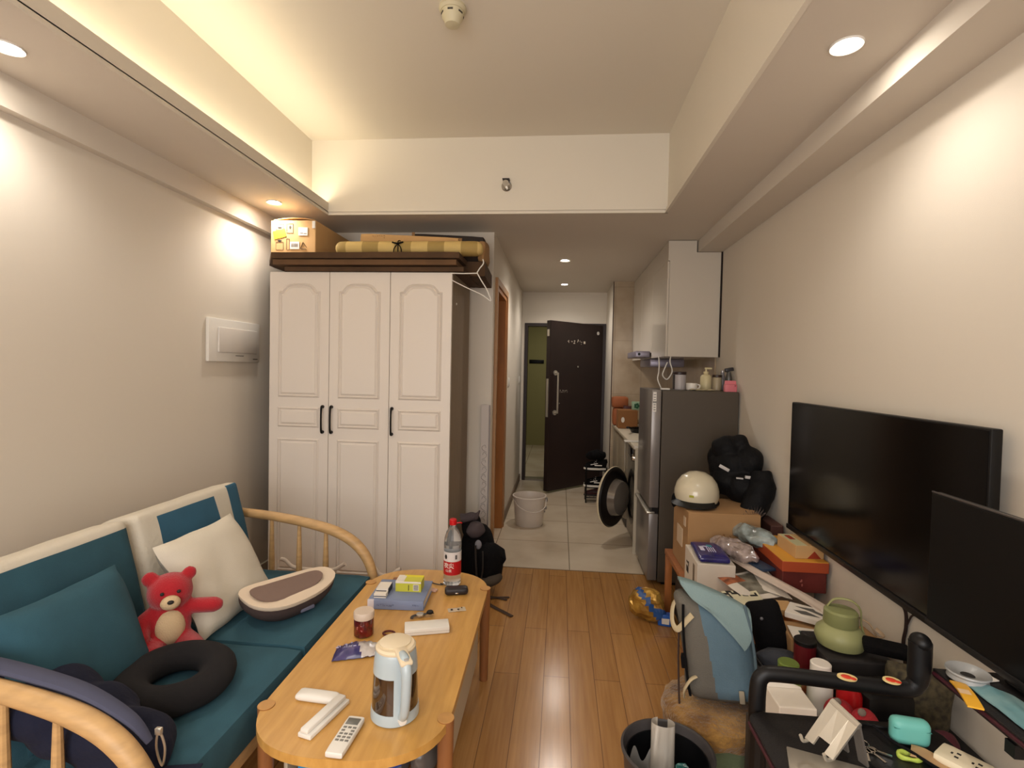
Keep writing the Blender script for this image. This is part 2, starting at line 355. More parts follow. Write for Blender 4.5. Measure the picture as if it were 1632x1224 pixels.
# entrance: dark frame, threshold, lobby beyond
DBR = mat('dark_brown_steel', (38, 22, 20), 0.42, var=0.2, vs=3)
struct('trim_5', MB().box(-0.475, -0.435, YH - .012, YH + .13, 0, 2.06).box(0.53, 0.571, YH - .012, YH + .13, 0, 2.06).box(-0.435, 0.53, YH - .012, YH + .13, 2.02, 2.06), DBR)
struct('trim_6', MB().box(-0.435, 0.53, YH - .01, YH + .12, 0, 0.025), mat('steel_threshold', (132, 124, 108), 0.35, metal=.4))
GREENW = mat('lobby_green_wall', (150, 144, 96), 0.7)
struct('floor_lobby', MB().box(-1.6, 1.6, YH + .02, 10.0, -0.05, -0.001), TILEM)
struct('wall_lobby_far', MB().box(-1.6, 1.6, 9.9, 10.0, 0, 2.6), GREENW)
struct('wall_lobby_left', MB().box(-1.6, -1.5, YH + .12, 9.9, 0, 2.6), GREENW)
struct('wall_lobby_right', MB().box(1.5, 1.6, YH + .12, 9.9, 0, 2.6), GREENW)
struct('ceiling_lobby', MB().box(-1.6, 1.6, YH + .12, 10.0, 2.6, 2.65), CEIL)
lamp('lobby_light', 'AREA', (0, 8.6, 2.55), 4.5, (1.0, 0.93, 0.78), shape='DISK', size=0.5)
d2 = struct('door_2', MB().box(-0.22, 0.75, 9.87, 9.9, 0, 2.1), mat('lobby_door_green', (138, 140, 78), 0.5))
MB().cyl(0.03, 0, 0.05, T(-0.15, 9.87, 1.02) @ RX(90)).obj('door_handle', BLACKM, d2)
single('door_plate', MB().box(-0.60, -0.32, 9.885, 9.899, 1.575, 1.645, .003).box(-0.55, -0.38, 9.882, 9.886, 1.60, 1.62), BLACKM, 'small black sign plate on the green lobby wall beyond the entrance', 'sign plate', (-0.46, 9.89, 1.58))

# entrance door leaf, open about 45 degrees into the hall (hinged on the right)
de = thing('entrance_door', 'dark brown steel entrance door standing half open at the hall end', 'door', (0.535, 6.70, 0))
H0 = Vector((0.535, 6.70)); H1 = Vector((-0.125, 6.03)); ang = math.degrees(math.atan2(H1.y - H0.y, H1.x - H0.x)); LW = (H1 - H0).length
DM = T(0.535, 6.70, 0) @ RZ(ang)     # x along the leaf from the hinge; visible face = local +y side
m = MB(DM); m.box(0, LW, -0.065, 0.0, 0.02, 2.035, .004); m.smooth = False; m.obj('leaf', DBR, de)
m = MB(DM); m.tube([(LW - .09, .0, 1.42), (LW - .09, .05, 1.42), (LW - .09, .05, 1.30), (LW - .09, .05, 1.02), (LW - .09, .05, 0.95), (LW - .09, 0, .95)], .011, spline=False); m.cyl(.03, 0, .012, T(LW - .09, 0, 1.42) @ RX(-90)).cyl(.03, 0, .012, T(LW - .09, 0, .95) @ RX(-90)); m.obj('pull_handle', ALU, de)
m = MB(DM); m.cyl(.012, 0, .01, T(LW * .5, 0, 1.50) @ RX(-90)); m.obj('peephole', CHROME, de)
m = MB(DM); m.cyl(.022, 0, .004, T(.10, 0, 1.93) @ RX(-90)); m.obj('round_sticker', WHITEP, de)
m = MB(DM); m.box(LW - .001, LW + .004, -.05, -.015, .9, 1.35).box(LW - .001, LW + .004, -.05, -.015, 1.85, 1.93); m.obj('lock_plate', ALU, de)
def squiggles(mb, n, w_, h_, M, seed, th=.0015):
    rr = random.Random(seed); x = -w_ / 2; cw = w_ / n
    for k in range(n):
        for q in range(3):
            a, b = rr.uniform(.1, .55) * cw, rr.uniform(.08, .2) * h_; px, pz = x + rr.uniform(0, cw * .6), rr.uniform(-h_ / 2, h_ / 2 - b)
            if rr.random() < .5: mb.box(px, px + a, -th, 0, pz, pz + b, M=M)
            else: mb.box(px, px + b * .7, -th, 0, pz - a * .2, pz + a * .8, M=M)
        x += cw
    return mb
m = MB(DM); squiggles(m, 5, .27, .055, T(LW * .56, 0.0, 1.80) @ RZ(180), 3); m.box(LW * .56 - .19, LW * .56 - .16, 0, .002, 1.785, 1.815); m.obj('lettering', mat('pale_lettering', (226, 216, 200), .6), de)
m = MB(DM); squiggles(m, 6, .14, .03, T(LW - .24, 0.0, 1.20) @ RZ(180), 5); squiggles(m, 1, .03, .02, T(LW - .17, 0.0, 1.06) @ RZ(180), 6); m.obj('lettering', MC['pale_lettering'], de)

# ------------------------------------------------------------------ ceiling fittings
GLOW = mat('lamp_glow', (255, 250, 240), .5, emit=(255, 246, 232), es=90)
def downlight(x, y, power, label):
    t = thing('recessed_downlight', label, 'downlight', (x, y, ZS), group=None)
    M = LM(t)
    MB(M).lathe([(.030, -.001), (.045, -.006), (.047, -.003), (.047, 0)], seg=32, close=False).obj('trim_ring', WHITEP, t)
    MB(M).lathe([(.0, -.002), (.031, -.002)], seg=28, close=False).obj('lamp_face', GLOW, t)
    l = lamp('downlight_lamp', 'SPOT', (0, 0, -.03), power, LC, spot_size=R(150), spot_blend=0.75, shadow_soft_size=.035, parent=t)
    return t
downlight(-1.80, 3.08, SPOT, 'round recessed spotlight glowing in the left soffit just above the wardrobe box')
downlight(-1.81, 1.535, SPOT, 'round recessed spotlight glowing at the left edge of the photo')
downlight(0.845, 1.684, SPOT * .8, 'large bright recessed spotlight in the right soffit above the television')
downlight(0.017, 4.77, HALL, 'nearer of the two small spotlights in the hall ceiling')
downlight(0.022, 6.08, HALL * .6, 'farther of the two small spotlights, nearest the entrance door')
downlight(-1.0, -1.05, SPOT * 3.6, 'left fill spotlight added out of view in the soffit behind the viewer')  # this and the next downlight are added out of view as room fill
downlight(0.2, -1.05, SPOT * 3.6, 'right fill spotlight added out of view in the soffit behind the viewer')
t = thing('led_strip', 'glowing yellow light strip hidden in the left ceiling cove', 'light strip', (-1.64, 1.15, 2.487))
MB().box(-1.655, -1.645, -0.88, 3.34, 2.486, 2.492).obj('strip_body', mat('led_strip_glow', (255, 220, 140), .5, emit=(255, 220, 150), es=3), t)
t = thing('smoke_detector', 'small round cream smoke detector on the ceiling', 'smoke detector', (-0.485, 2.16, ZC))
MB(LM(t)).lathe([(.055, 0), (.058, -.012), (.050, -.022)], seg=32).obj('base', mat('aged_plastic', (206, 198, 168), .5), t)
MB(LM(t)).lathe([(.046, -.022), (.044, -.045), (.036, -.055), (.030, -.075), (.0, -.079)], seg=32).obj('sensor_dome', MC['aged_plastic'], t)
for k in range(6): MB(LM(t)).bc((0, .045, -.035), (.022, .003, .006), M=RZ(60 * k)).obj('vent_slot', DARKG, t)
t = thing('fire_sprinkler', 'chrome fire sprinkler head on the tray wall', 'sprinkler', (-0.377, 3.362, 2.64))
MB(LM(t)).cyl(.034, 0, .006, RX(90), bev=.002).obj('escutcheon', CHROME, t)
MB(LM(t)).cyl(.012, 0, .035, RX(90)).tube([(0.012, -.03, 0), (.02, -.045, 0), (0, -.06, 0)], .003).tube([(-.012, -.03, 0), (-.02, -.045, 0), (0, -.06, 0)], .003).cyl(.02, .058, .061, RX(90)).obj('nozzle', ALU, t)
MB(LM(t)).box(-.024, .022, -.05, -.003, .030, .035, .001).obj('deflector', DARKG, t)

# breaker box cover on the left wall
t = thing('breaker_box', 'square white breaker box cover on the left wall', 'breaker box', (XL, 3.02, 1.586))
MB().box(XL, XL + .022, 2.775, 3.275, 1.46, 1.715, .006).obj('cover_frame', WHITEP, t)
MB().box(XL + .020, XL + .034, 2.85, 3.235, 1.515, 1.665, .008).obj('flap', mat('white_plastic_flap', (214, 208, 200), .3), t)
m = MB(); m.box(XL + .0222, XL + .0235, 3.02, 3.10, 1.497, 1.501).box(XL + .0222, XL + .0235, 3.20, 3.25, 1.478, 1.483); m.obj('latch', DARKG, t)
for (y_, z_, lb) in ((5.044, 1.324, 'small white light switch on the hall wall nearer the bathroom door'), (6.35, 1.326, 'small white light switch on the hall wall by the entrance')):
    t = thing('light_switch', lb, 'switch', (-.51, y_, z_)); MB().box(-.51, -.502, y_ - .043, y_ + .043, z_ - .043, z_ + .043, .003).obj('plate', WHITEP, t)
    MB().box(-.5025, -.498, y_ - .02, y_ + .02, z_ - .03, z_ + .03, .002).obj('rocker', WHITEP, t)

# ------------------------------------------------------------------ wardrobe
WX = [-1.848, -1.453, -1.062, -0.672]; WY = 3.12; WT = 2.037
t = thing('wardrobe', 'tall white three door wardrobe with arched panels and black handles', 'wardrobe', (-1.26, 3.42, 0))
m = MB(); m.box(-1.848, -.672, WY + .022, 3.72, .0, WT); m.smooth = False; m.obj('carcass', WARD_SIDE, t)
HX = [-1.453 - .036, -1.453 + .022, -1.062 + .022]
def arch(x0, x1, z0, z1, rise=.05, sh=.05):
    h = [(0, -.055), (.0, -.050), (.022, -.046), (.030, -.034), (.052, -.012), (.075, -.003), (.105, 0)]
    P = [(x0, z0), (x1, z0)] + [(x1 - a, z1 + b) for a, b in h] + [(x0 + a, z1 + b) for a, b in h[::-1]]
    return P
def inset(P, d):
    n = len(P); out = []
    cx = sum(p[0] for p in P) / n; cz = sum(p[1] for p in P) / n; x0 = min(p[0] for p in P); x1 = max(p[0] for p in P); z0 = min(p[1] for p in P); z1 = max(p[1] for p in P)
    sx = ((x1 - x0) / 2 - d) / ((x1 - x0) / 2); sz = ((z1 - z0) / 2 - d) / ((z1 - z0) / 2); mx, mz = (x0 + x1) / 2, (z0 + z1) / 2
    return [(mx + (p[0] - mx) * sx, mz + (p[1] - mz) * sz) for p in P]
for i in range(3):
    x0, x1 = WX[i] + .0015, WX[i + 1] - .0015
    m = MB(); m.box(x0, x1, WY, WY + .020, .06, WT - .001, .002); m.smooth = False
    d = m.obj('door', WHITE_LAC, t)
    F = T(0, WY, 0) @ RX(90)       # local xy -> world xz, local z -> -y
    for (za, zb, ar) in ((1.245, 1.965, 1), (1.055, 1.185, 0), (.13, .985, 0)):
        xa, xb = x0 + .058, x1 - .058
        P = arch(xa, xb, za, zb) if ar else [(xa, za), (xb, za), (xb, zb), (xa, zb)]
        q = MB(F); q.smooth = False
        P1 = inset(P, .010); P2 = inset(P, .030)
        n = len(P); vs = [(x, z, 0) for x, z in P] + [(x, z, .010) for x, z in P1] + [(x, z, .001) for x, z in inset(P, .018)] + [(x, z, .011) for x, z in P2]
        fs = [(a + k * n, a + 1 + k * n if a < n - 1 else k * n, (a + 1 + (k + 1) * n) if a < n - 1 else (k + 1) * n, a + (k + 1) * n) for k in range(3) for a in range(n)] + [tuple(range(3 * n, 4 * n))]
        q.add(vs, fs); q.obj('raised_panel', WHITE_LAC, d)
    hx = HX[i]; m = MB(); m.tube([(hx, WY, 1.19), (hx, WY - .020, 1.188), (hx, WY - .026, 1.15), (hx, WY - .026, 1.07), (hx, WY - .020, 1.032), (hx, WY, 1.03)], [.009, .007, .0055, .0055, .007, .009], flat=1.2)
    m.cyl(.010, 0, .004, T(hx, WY, 1.19) @ RX(90)).cyl(.010, 0, .004, T(hx, WY, 1.03) @ RX(90)); m.obj('handle', BLACKM, d)
m = MB(); m.ell((-.671, 3.25, 1.86), (.004, .008, .008)); m.obj('wall_hook', WHITEP, t)

# flattened cartons and boxes on the wardrobe
def slab(name, x0, x1, y0, y1, z0, z1, m_, label, cat, group=None, wob=0.003, skew=0):
    mb = MB(); N = 14
    for (a, b, c, d, e, f) in ((x0, x1, y0, y1, z0, z1),):
        mb.sheet(1, 1, lambda u, v: ((a + (.165 * max(0, 1 - v / .4) * (1 - u) if a < -1.9 else 0)) + (b - a - (.165 * max(0, 1 - v / .4) * 0)) * u + skew * v, c + (d - c) * v, e + .002 + noise.noise(Vector((u * 5, v * 4, e * 60))) * wob), nx=N, ny=8, th=f - e - .002)
    return single(name, mb, m_, label, cat, ((x0 + x1) / 2, (y0 + y1) / 2, z0), group)
slab('flattened_carton', -1.74, -.60, 3.10, 3.70, 2.037, 2.066, CARDD, 'dark flattened carton lying lowest on the wardrobe top', 'cardboard', 'flattened cartons on the wardrobe', .002)
slab('flattened_carton', -1.80, -.64, 3.07, 3.68, 2.071, 2.104, mat('cardboard_dark2', (110, 80, 52), .85, var=.2, vs=9), 'brown flattened carton, middle one of the pile on the wardrobe', 'cardboard', 'flattened cartons on the wardrobe', .002)
slab('flattened_carton', -1.965, -.62, 3.05, 3.70, 2.108, 2.145, CARDD, 'dark flattened carton reaching the left wall, topmost of its pile', 'cardboard', 'flattened cartons on the wardrobe', .002)
slab('flattened_carton', -.665, -.50, 3.30, 3.78, 2.045, 2.14, CARDD, 'torn dark carton overhanging the right end of the wardrobe', 'cardboard', 'flattened cartons on the wardrobe', .004, skew=-.02)
_Z = 0.026
t = thing('cardboard_carton', 'taped cardboard box with yellow sticker on top of the wardrobe', 'box', (-1.70, 3.40, 2.148))
m = MB(T(0, 0, _Z)); m.box(-1.85, -1.553, 3.13, 3.70, 2.124, 2.335, .004); m.smooth = False; m.obj('box_body', CARDL, t)
m = MB(T(0, 0, _Z)); m.sheet(.28, .55, lambda u, v: (-1.835 + .27 * u, 3.135 + .55 * v, 2.338 + .013 * math.sin(PI * u)), th=.003); m.obj('top_flap', CARDL, t)
m = MB(T(0, 0, _Z)); m.box(-1.83, -1.75, 3.127, 3.130, 2.225, 2.275, M=T(-1.79, 0, 2.25) @ RY(-14) @ T(1.79, 0, -2.25)); m.obj('yellow_label', YELL, t)
m = MB(T(0, 0, _Z)); m.box(-1.665, -1.605, 3.127, 3.130, 2.24, 2.29); m.obj('white_label', WHITEP, t); MB(T(0, 0, _Z)).box(-1.72, -1.66, 3.127, 3.130, 2.155, 2.20).obj('white_label', WHITEP, t); MB(T(0, 0, _Z)).box(-1.575, -1.556, 3.126, 3.130, 2.285, 2.33).obj('tape_piece', WHITEP, t)
m = MB(T(0, 0, _Z))
for k in range(9): m.box(-1.712 + k * .005, -1.712 + k * .005 + .0025, 3.1262, 3.1272, 2.168, 2.19)
m.box(-1.655, -1.635, 3.1262, 3.1272, 2.252, 2.256).box(-1.63, -1.612, 3.1262, 3.1272, 2.25, 2.254); m.obj('label_print', mat('grey_print', (120, 110, 100), .7), t)
m = MB(T(0, 0, _Z))
def outline(mb, x0, x1, z0, z1, y_, w_=.0018):
    mb.box(x0, x1, y_, y_ + .001, z0, z0 + w_).box(x0, x1, y_, y_ + .001, z1 - w_, z1).box(x0, x0 + w_, y_, y_ + .001, z0, z1).box(x1 - w_, x1, y_, y_ + .001, z0, z1)
for (a, b, c, d_) in ((-1.815, -1.765, 2.275, 2.315), (-1.745, -1.70, 2.255, 2.315), (-1.815, -1.765, 2.15, 2.20), (-1.745, -1.725, 2.15, 2.22)): outline(m, a, b, c, d_, 3.1285)
m.ell((-1.722, 3.1295, 2.292), (.007, .001, .012)); m.ell((-1.79, 3.1295, 2.29), (.014, .001, .006)); m.ell((-1.79, 3.1295, 2.208), (.014, .001, .006))
for a, b in (((-1.652, 2.158), (-1.635, 2.198)), ((-1.633, 2.196), (-1.612, 2.165)), ((-1.650, 2.156), (-1.615, 2.156))): m.tube([(a[0], 3.1285, a[1]), (b[0], 3.1285, b[1])], .003, spline=False, flat=.4)
m.obj('box_print', INK, t)
t = thing('rolled_mat', 'long rolled bamboo mat tied with black cord lying on the wardrobe cartons', 'mat', (-.96, 3.20, 2.148))
BAM = mat('bamboo_stripe', (206, 178, 112), .7); BAM2 = mat('bamboo_stripe_olive', (164, 138, 78), .7)
m = MB()
m.cushion(.94, .088, .11, .042, .0, T(-.965, 3.18, 2.193), n=36, mf=lambda s_, u, v: (1 if ((int(u * 9 + .3)) % 2 == 0) else 0) if s_ not in (0, 1) else 0); m.obj('mat_body', [BAM, BAM2], t)
K = T(0, -.006, .033); m = MB(K); m.tube([(-1.02, 3.131, 2.120), (-1.018, 3.126, 2.16), (-1.02, 3.135, 2.196), (-1.02, 3.19, 2.208), (-1.02, 3.25, 2.18)], .003).tube([(-1.055, 3.128, 2.188), (-1.02, 3.124, 2.18), (-.985, 3.128, 2.19)], .005).tube([(-1.02, 3.126, 2.18), (-1.04, 3.122, 2.15), (-1.045, 3.124, 2.125)], .003).tube([(-1.02, 3.126, 2.18), (-1.0, 3.122, 2.155), (-.995, 3.124, 2.125)], .003); m.obj('cord', BLACKF, t)
t = thing('long_carton', 'long flat pale cardboard box lying behind the rolled mat', 'box', (-1.0, 3.36, 2.148))
m = MB(T(-1.0, 3.375, 2.236) @ RY(2.8)); m.cushion(.66, .145, .20, .02, 0, n=8); m.obj('box_body', CARDL, t)
m = MB(T(-1.0, 3.375, 2.236) @ RY(2.8)); squiggles(m, 6, .09, .022, T(-.20, -.1005, .050), 11); m.obj('print', mat('brown_print', (140, 104, 66), .8), t)
t = thing('dark_case', 'flat dark case at the back right of the wardrobe top', 'case', (-.80, 3.6, 2.148))
m = MB(T(-.80, 3.60, 2.265) @ RY(3)); m.cushion(.50, .215, .16, .015, 0, n=6); m.obj('case_body', mat('dark_case', (40, 30, 26), .6), t)
m = MB(T(-.80, 3.60, 2.265) @ RY(3)); m.box(-.10, .10, -.084, -.078, .02, .085).box(-.255, -.235, -.083, -.078, -.05, .11); m.obj('edge_tape', CARD, t)
m = MB(T(-.540, 3.5, 2.235)); m.cushion(.06, .15, .2, .025, 0, n=6, wob=.01); single('paper_bag', m, CARD, 'small crumpled brown paper bag at the right end of the wardrobe top', 'bag', (-.54, 3.5, 2.15))
t = thing('clothes_hanger', 'white wire clothes hanger dangling off the wardrobe corner', 'hanger', (-.49, 3.08, 2.06))
m = MB(); m.tube([(-.482, 3.09, 2.11), (-.478, 3.09, 2.085), (-.50, 3.09, 2.055), (-.515, 3.09, 2.03)], .0035).tube([(-.672, 3.09, 2.026), (-.60, 3.09, 2.024), (-.515, 3.09, 2.026)], .0035, spline=False).tube([(-.515, 3.09, 2.028), (-.49, 3.09, 1.985), (-.455, 3.09, 1.93), (-.435, 3.09, 1.885)], .0035); m.obj('shoulder_wire', WHITEP, t)
m = MB(); m.tube([(-.672, 3.09, 1.985), (-.58, 3.09, 1.94), (-.48, 3.09, 1.895), (-.43, 3.09, 1.86), (-.435, 3.09, 1.888)], .003); m.obj('bottom_wire', WHITEP, t)

# narrow panel leaning by the corner
t = thing('lace_panel', 'narrow white panel with grey lace pattern leaning at the wall corner', 'panel', (-.54, 3.785, 0))
LACE = mat('lace_print', (196, 188, 184), .7, rgb2=(120, 112, 108), vs=28)
m = MB(); m.box(-.578, -.52, 3.770, 3.780, 0.0, 1.185); m.smooth = False; m.obj('panel_board', mat('panel_white', (200, 190, 182), .6), t)
m = MB()
for k in range(15):
    z_ = .06 + k * .055; s_ = 1 if k % 2 else -1
    m.tube([(-.549 - .018 * s_, 3.769, z_), (-.549 + .012 * s_, 3.7685, z_ + .02), (-.549 + .018 * s_, 3.769, z_ + .04), (-.549 - .004 * s_, 3.769, z_ + .055), (-.549 - .012 * s_, 3.769, z_ + .035)], .0035, flat=.3, seg=6)
m.obj('lace_pattern', mat('lace_grey', (132, 122, 114), .7), t)
m = MB(); m.box(-.518, -.511, 3.772, 3.784, 0, 1.18); m.obj('edge_strip', mat('panel_edge', (150, 142, 140), .5), t)

# ------------------------------------------------------------------ sofa
t = thing('sofa', 'two seat sofa with curved ash wood arms and teal cushions', 'sofa', (-1.36, 1.785, 0))
RAIL = [(-.890, .0), (-.895, .20), (-.905, .36), (-.935, .47), (-1.0, .555), (-1.10, .612), (-1.25, .650), (-1.42, .675), (-1.60, .69), (-1.80, .70)]
RAD = [.017, .019, .022, .025, .027, .027, .025, .023, .022, .021]
m = MB(); m.box(-1.74, -.925, 1.115, 2.450, .235, .295, .01); m.obj('seat_frame', ASH, t)
for yy in (1.085, 2.478):
    MB().tube([(x, yy, z) for x, z in RAIL], RAD, seg=14).obj('arm_rail', ASH, t)
    MB().tube([(-.90, yy, .262), (-1.80, yy, .262)], .018, spline=False).obj('side_rail', ASH, t)
    for xx, zt in ((-1.159, .63), (-1.30, .66), (-1.446, .68)):
        MB().tube([(xx, yy, .255), (xx, yy, .34), (xx, yy, .45), (xx, yy, .56), (xx, yy, zt)], [.010, .0135, .0145, .011, .008]).obj('arm_spindle', ASH, t)
    MB().tube([(-1.80, yy, .715), (-1.775, yy, .3), (-1.79, yy, 0)], [.020, .021, .015]).obj('leg', ASH, t)
MB().tube([(-1.80, 1.085, .70), (-1.82, 1.785, .72), (-1.80, 2.478, .70)], .018).obj('back_rail', ASH, t)
for k in range(7): yy = 1.27 + k * .172; MB().tube([(-1.73, yy, .28), (-1.77, yy, .5), (-1.81, yy, .712)], [.009, .012, .009]).obj('back_spindle', ASH, t)
for (y0, y1) in ((1.115, 1.768), (1.775, 2.440)):
    m = MB(T(-1.27, (y0 + y1) / 2, .362) @ RX(90) ); m.cushion(.735, y1 - y0, .125, .022, .006, n=10, wob=.001); m.obj('seat_cushion', TEAL, t)
# back cushions: cream boxes with a teal front
def back_cushion(yc, wd, mf, lab, mats, tilt=16, xo=-1.60, seedw=.002):
    m = MB(T(xo, yc, .640) @ RY(-tilt) @ RZ(90)); m.cushion(wd, .43, .16, .022, .016, n=26, mf=mf, wob=seedw); return m.obj('back_cushion', mats, t, angle=60)
# RZ(90): local x -> +y, local y -> -x, so the face towards the room is side 2 (local -y)
back_cushion(1.44, .63, lambda s_, u, v: 1 if s_ == 2 and v < .93 else 0, '', [CREAMF, TEAL], tilt=14, xo=-1.615)
# white cushion with teal patch and a cream vertical band
back_cushion(2.105, .63, lambda s_, u, v: 1 if (s_ == 2 and u > .14 and (v < .93 or u > .83) and not (.70 < u < .83)) or (s_ == 1 and v < 1) else 0, '', [CREAMF, TEALD], tilt=14, xo=-1.62)
m = MB(T(-1.40, 1.375, .600) @ RY(-22) @ RZ(90)); m.pillow(.40, .37, .14, n=18, wob=.008); single('throw_pillow', m, TEAL, 'large teal throw pillow leaning against the near back cushion', 'pillow', (-1.40, 1.38, .43), 'loose pillows on the sofa')
m = MB(T(-1.375, 1.965, .598) @ RY(-31) @ RZ(88)); m.pillow(.43, .40, .12, n=20, wob=.012); single('throw_pillow', m, IVORY, 'cream white throw pillow leaning back behind the red plush bear', 'pillow', (-1.375, 1.965, .43), 'loose pillows on the sofa')

# generic plush bear
def chain(pts, rad, sub=2):
    me = bpy.data.meshes.new('b'); me.from_pydata(pts, [], []); return me
PR = mat('red_plush', (168, 22, 34), .95, bump=.5, bs=260, sheen=.3); PCR = mat('cream_plush', (206, 178, 140), .95, bump=.4, bs=260)
t = thing('plush_bear', 'red plush teddy bear with cream belly sitting against the pillows', 'plush toy', (-1.345, 1.665, .43), rz=40)
L = LM(t)   # local -y is where it faces
m = MB(L)
m.ell((0, 0, .105), (.066, .058, .085)).ell((0, .005, .215), (.070, .062, .064), p=.95)
m.tube([(.045, 0, .155), (.09, -.015, .152), (.135, -.03, .150), (.16, -.035, .148)], [.026, .027, .027, .012], seg=12)
m.tube([(-.045, 0, .150), (-.085, -.025, .120), (-.085, -.06, .085), (-.075, -.075, .075)], [.028, .030, .030, .014], seg=12)
m.tube([(.035, -.01, .05), (.06, -.07, .045), (.07, -.12, .045), (.072, -.145, .048)], [.035, .035, .034, .018], seg=12)
m.tube([(-.035, -.01, .05), (-.05, -.06, .045), (-.05, -.10, .042), (-.05, -.125, .044)], [.035, .035, .034, .018], seg=12)
m.ell((.058, .01, .268), (.024, .014, .024)).ell((-.058, .01, .268), (.026, .016, .026))
o = m.obj('body', PR, t)
md = o.modifiers.new('r', 'REMESH'); md.mode = 'VOXEL'; md.voxel_size = .0055; md.use_smooth_shade = True
md = o.modifiers.new('s', 'SMOOTH'); md.iterations = 6; md.factor = .5
MB(L).ell((.0, -.034, .105), (.046, .032, .062)).obj('belly', PCR, t)
MB(L).ell((0, -.062, .200), (.030, .022, .024)).obj('muzzle', PCR, t)
MB(L).ell((0, -.083, .209), (.010, .006, .007)).obj('nose', INK, t)
for s_ in (-1, 1): MB(L).ell((.024 * s_, -.056, .232), (.006, .005, .006)).obj('eye', INK, t)

# ring cushion, massager, clothes on the arm
m = MB(T(-1.165, 1.465, .474) @ RX(2) @ RY(2) @ SCL(1, 1.02, .80))
m.tube([(.116 * math.cos(2 * PI * k / 12), .116 * math.sin(2 * PI * k / 12), 0) for k in range(12)], .052, seg=18, closed=True); m.wobble(.002, 12)
single('ring_cushion', m, mat('black_mesh_fabric', (19, 17, 20), .95, bump=.4, bs=700), 'black ring shaped donut cushion lying on the sofa seat', 'cushion', (-1.165, 1.465, .43))
t = thing('massage_cushion', 'brown and cream kneading massage cushion lying on the far seat', 'massager', (-1.105, 2.03, .43), rz=60)
M = LM(t) @ T(0, 0, .052) @ RX(8)
def loaf(mb, L_, W_, z0, z1, ex, pw=2.6, taper=.0, n=36, top_in=.0, sag=0):
    rings = []; zs = [z0 + (z1 - z0) * k / 6 for k in range(7)]
    vs = []; fs = []
    for k, z in enumerate(zs):
        f = 1 - ex * (1 - math.sin(PI / 2 * k / 6)) ** 1.5
        for a in range(n):
            q = 2 * PI * a / n; c, s = math.cos(q), math.sin(q); x = L_ * f * math.copysign(abs(c) ** (2 / pw), c); y = W_ * f * math.copysign(abs(s) ** (2 / pw), s) * (1 - .18 * (x / L_))
            vs.append((x, y, z + sag * (x / L_) ** 2))
    for k in range(6):
        for a in range(n): b = (a + 1) % n; fs.append((k * n + a, k * n + b, (k + 1) * n + b, (k + 1) * n + a))
    fs.append(tuple(range(n))[::-1]); fs.append(tuple(range(6 * n, 7 * n))); mb.add(vs, fs); return mb
MB2 = lambda: MB(M)
loaf(MB2(), .195, .108, -.05, .022, .35, sag=.02).obj('body', mat('brown_knit', (70, 56, 54), .9, bump=.3, bs=500), t)
loaf(MB2(), .197, .110, .018, .038, .04, sag=.02).obj('cream_rim', mat('cream_leather', (216, 198, 176), .6), t)
loaf(MB(M @ T(-.01, -.0, 0)), .152, .070, .034, .044, .05, sag=.02).obj('top_pad', mat('taupe_mesh', (128, 106, 96), .9, bump=.4, bs=900), t)
MB(M).box(-.01, .05, -.106, -.096, -.022, -.008, .002).obj('label_tag', mat('grey_tag', (110, 110, 130), .6), t)
NAVY = mat('navy_cloth', (14, 19, 42), .95, bump=.4, bs=40)
t = thing('navy_jacket', 'dark navy jacket with grey zip edge slumped over the near sofa arm', 'jacket', (-1.2, 1.24, .43))
m = MB()
for c, r in (((-1.50, 1.27, .52), (.14, .13, .10)), ((-1.36, 1.25, .53), (.14, .11, .085)), ((-1.23, 1.22, .50), (.14, .10, .08)), ((-1.10, 1.20, .475), (.12, .09, .075)), ((-1.03, 1.19, .462), (.07, .075, .065)), ((-1.30, 1.15, .56), (.16, .05, .06)), ((-1.13, 1.14, .52), (.12, .04, .06))): m.ell(c, r)
m.wobble(.018, 11, 2); o = m.obj('jacket_body', NAVY, t)
md = o.modifiers.new('r', 'REMESH'); md.mode = 'VOXEL'; md.voxel_size = .010; md.use_smooth_shade = True
md = o.modifiers.new('s', 'SMOOTH'); md.iterations = 5
m = MB(); m.tube([(-1.62, 1.115, .722), (-1.42, 1.118, .706), (-1.26, 1.120, .682), (-1.12, 1.122, .648), (-1.01, 1.125, .590), (-.965, 1.13, .535)], [.020, .024, .024, .022, .018, .010], flat=.5, seg=10); m.obj('zip_edge', mat('slate_cloth', (70, 72, 92), .9), t)
m = MB(); m.tube([(-.962, 1.155, .545), (-.95, 1.16, .50), (-.955, 1.158, .455), (-.968, 1.155, .50)], .0028, closed=True).box(-.970, -.954, 1.150, 1.160, .535, .552, .002); m.obj('zip_pull', ALU, t)
m = MB(T(-.925, 1.165, .4285) @ RZ(12)); m.box(-.05, .05, -.03, .03, 0, .003); m.mi = 1; m.cyl(.012, .003, .006, T(.02, -.005, 0)).box(-.03, 0, -.012, .0, .003, .005); single('cloth_tag', m, [NAVY, mat('tag_cream', (220, 210, 170), .6)], 'small navy tag with pale print on the sofa seat beside the near arm', 'tag', (-.925, 1.165, .427))

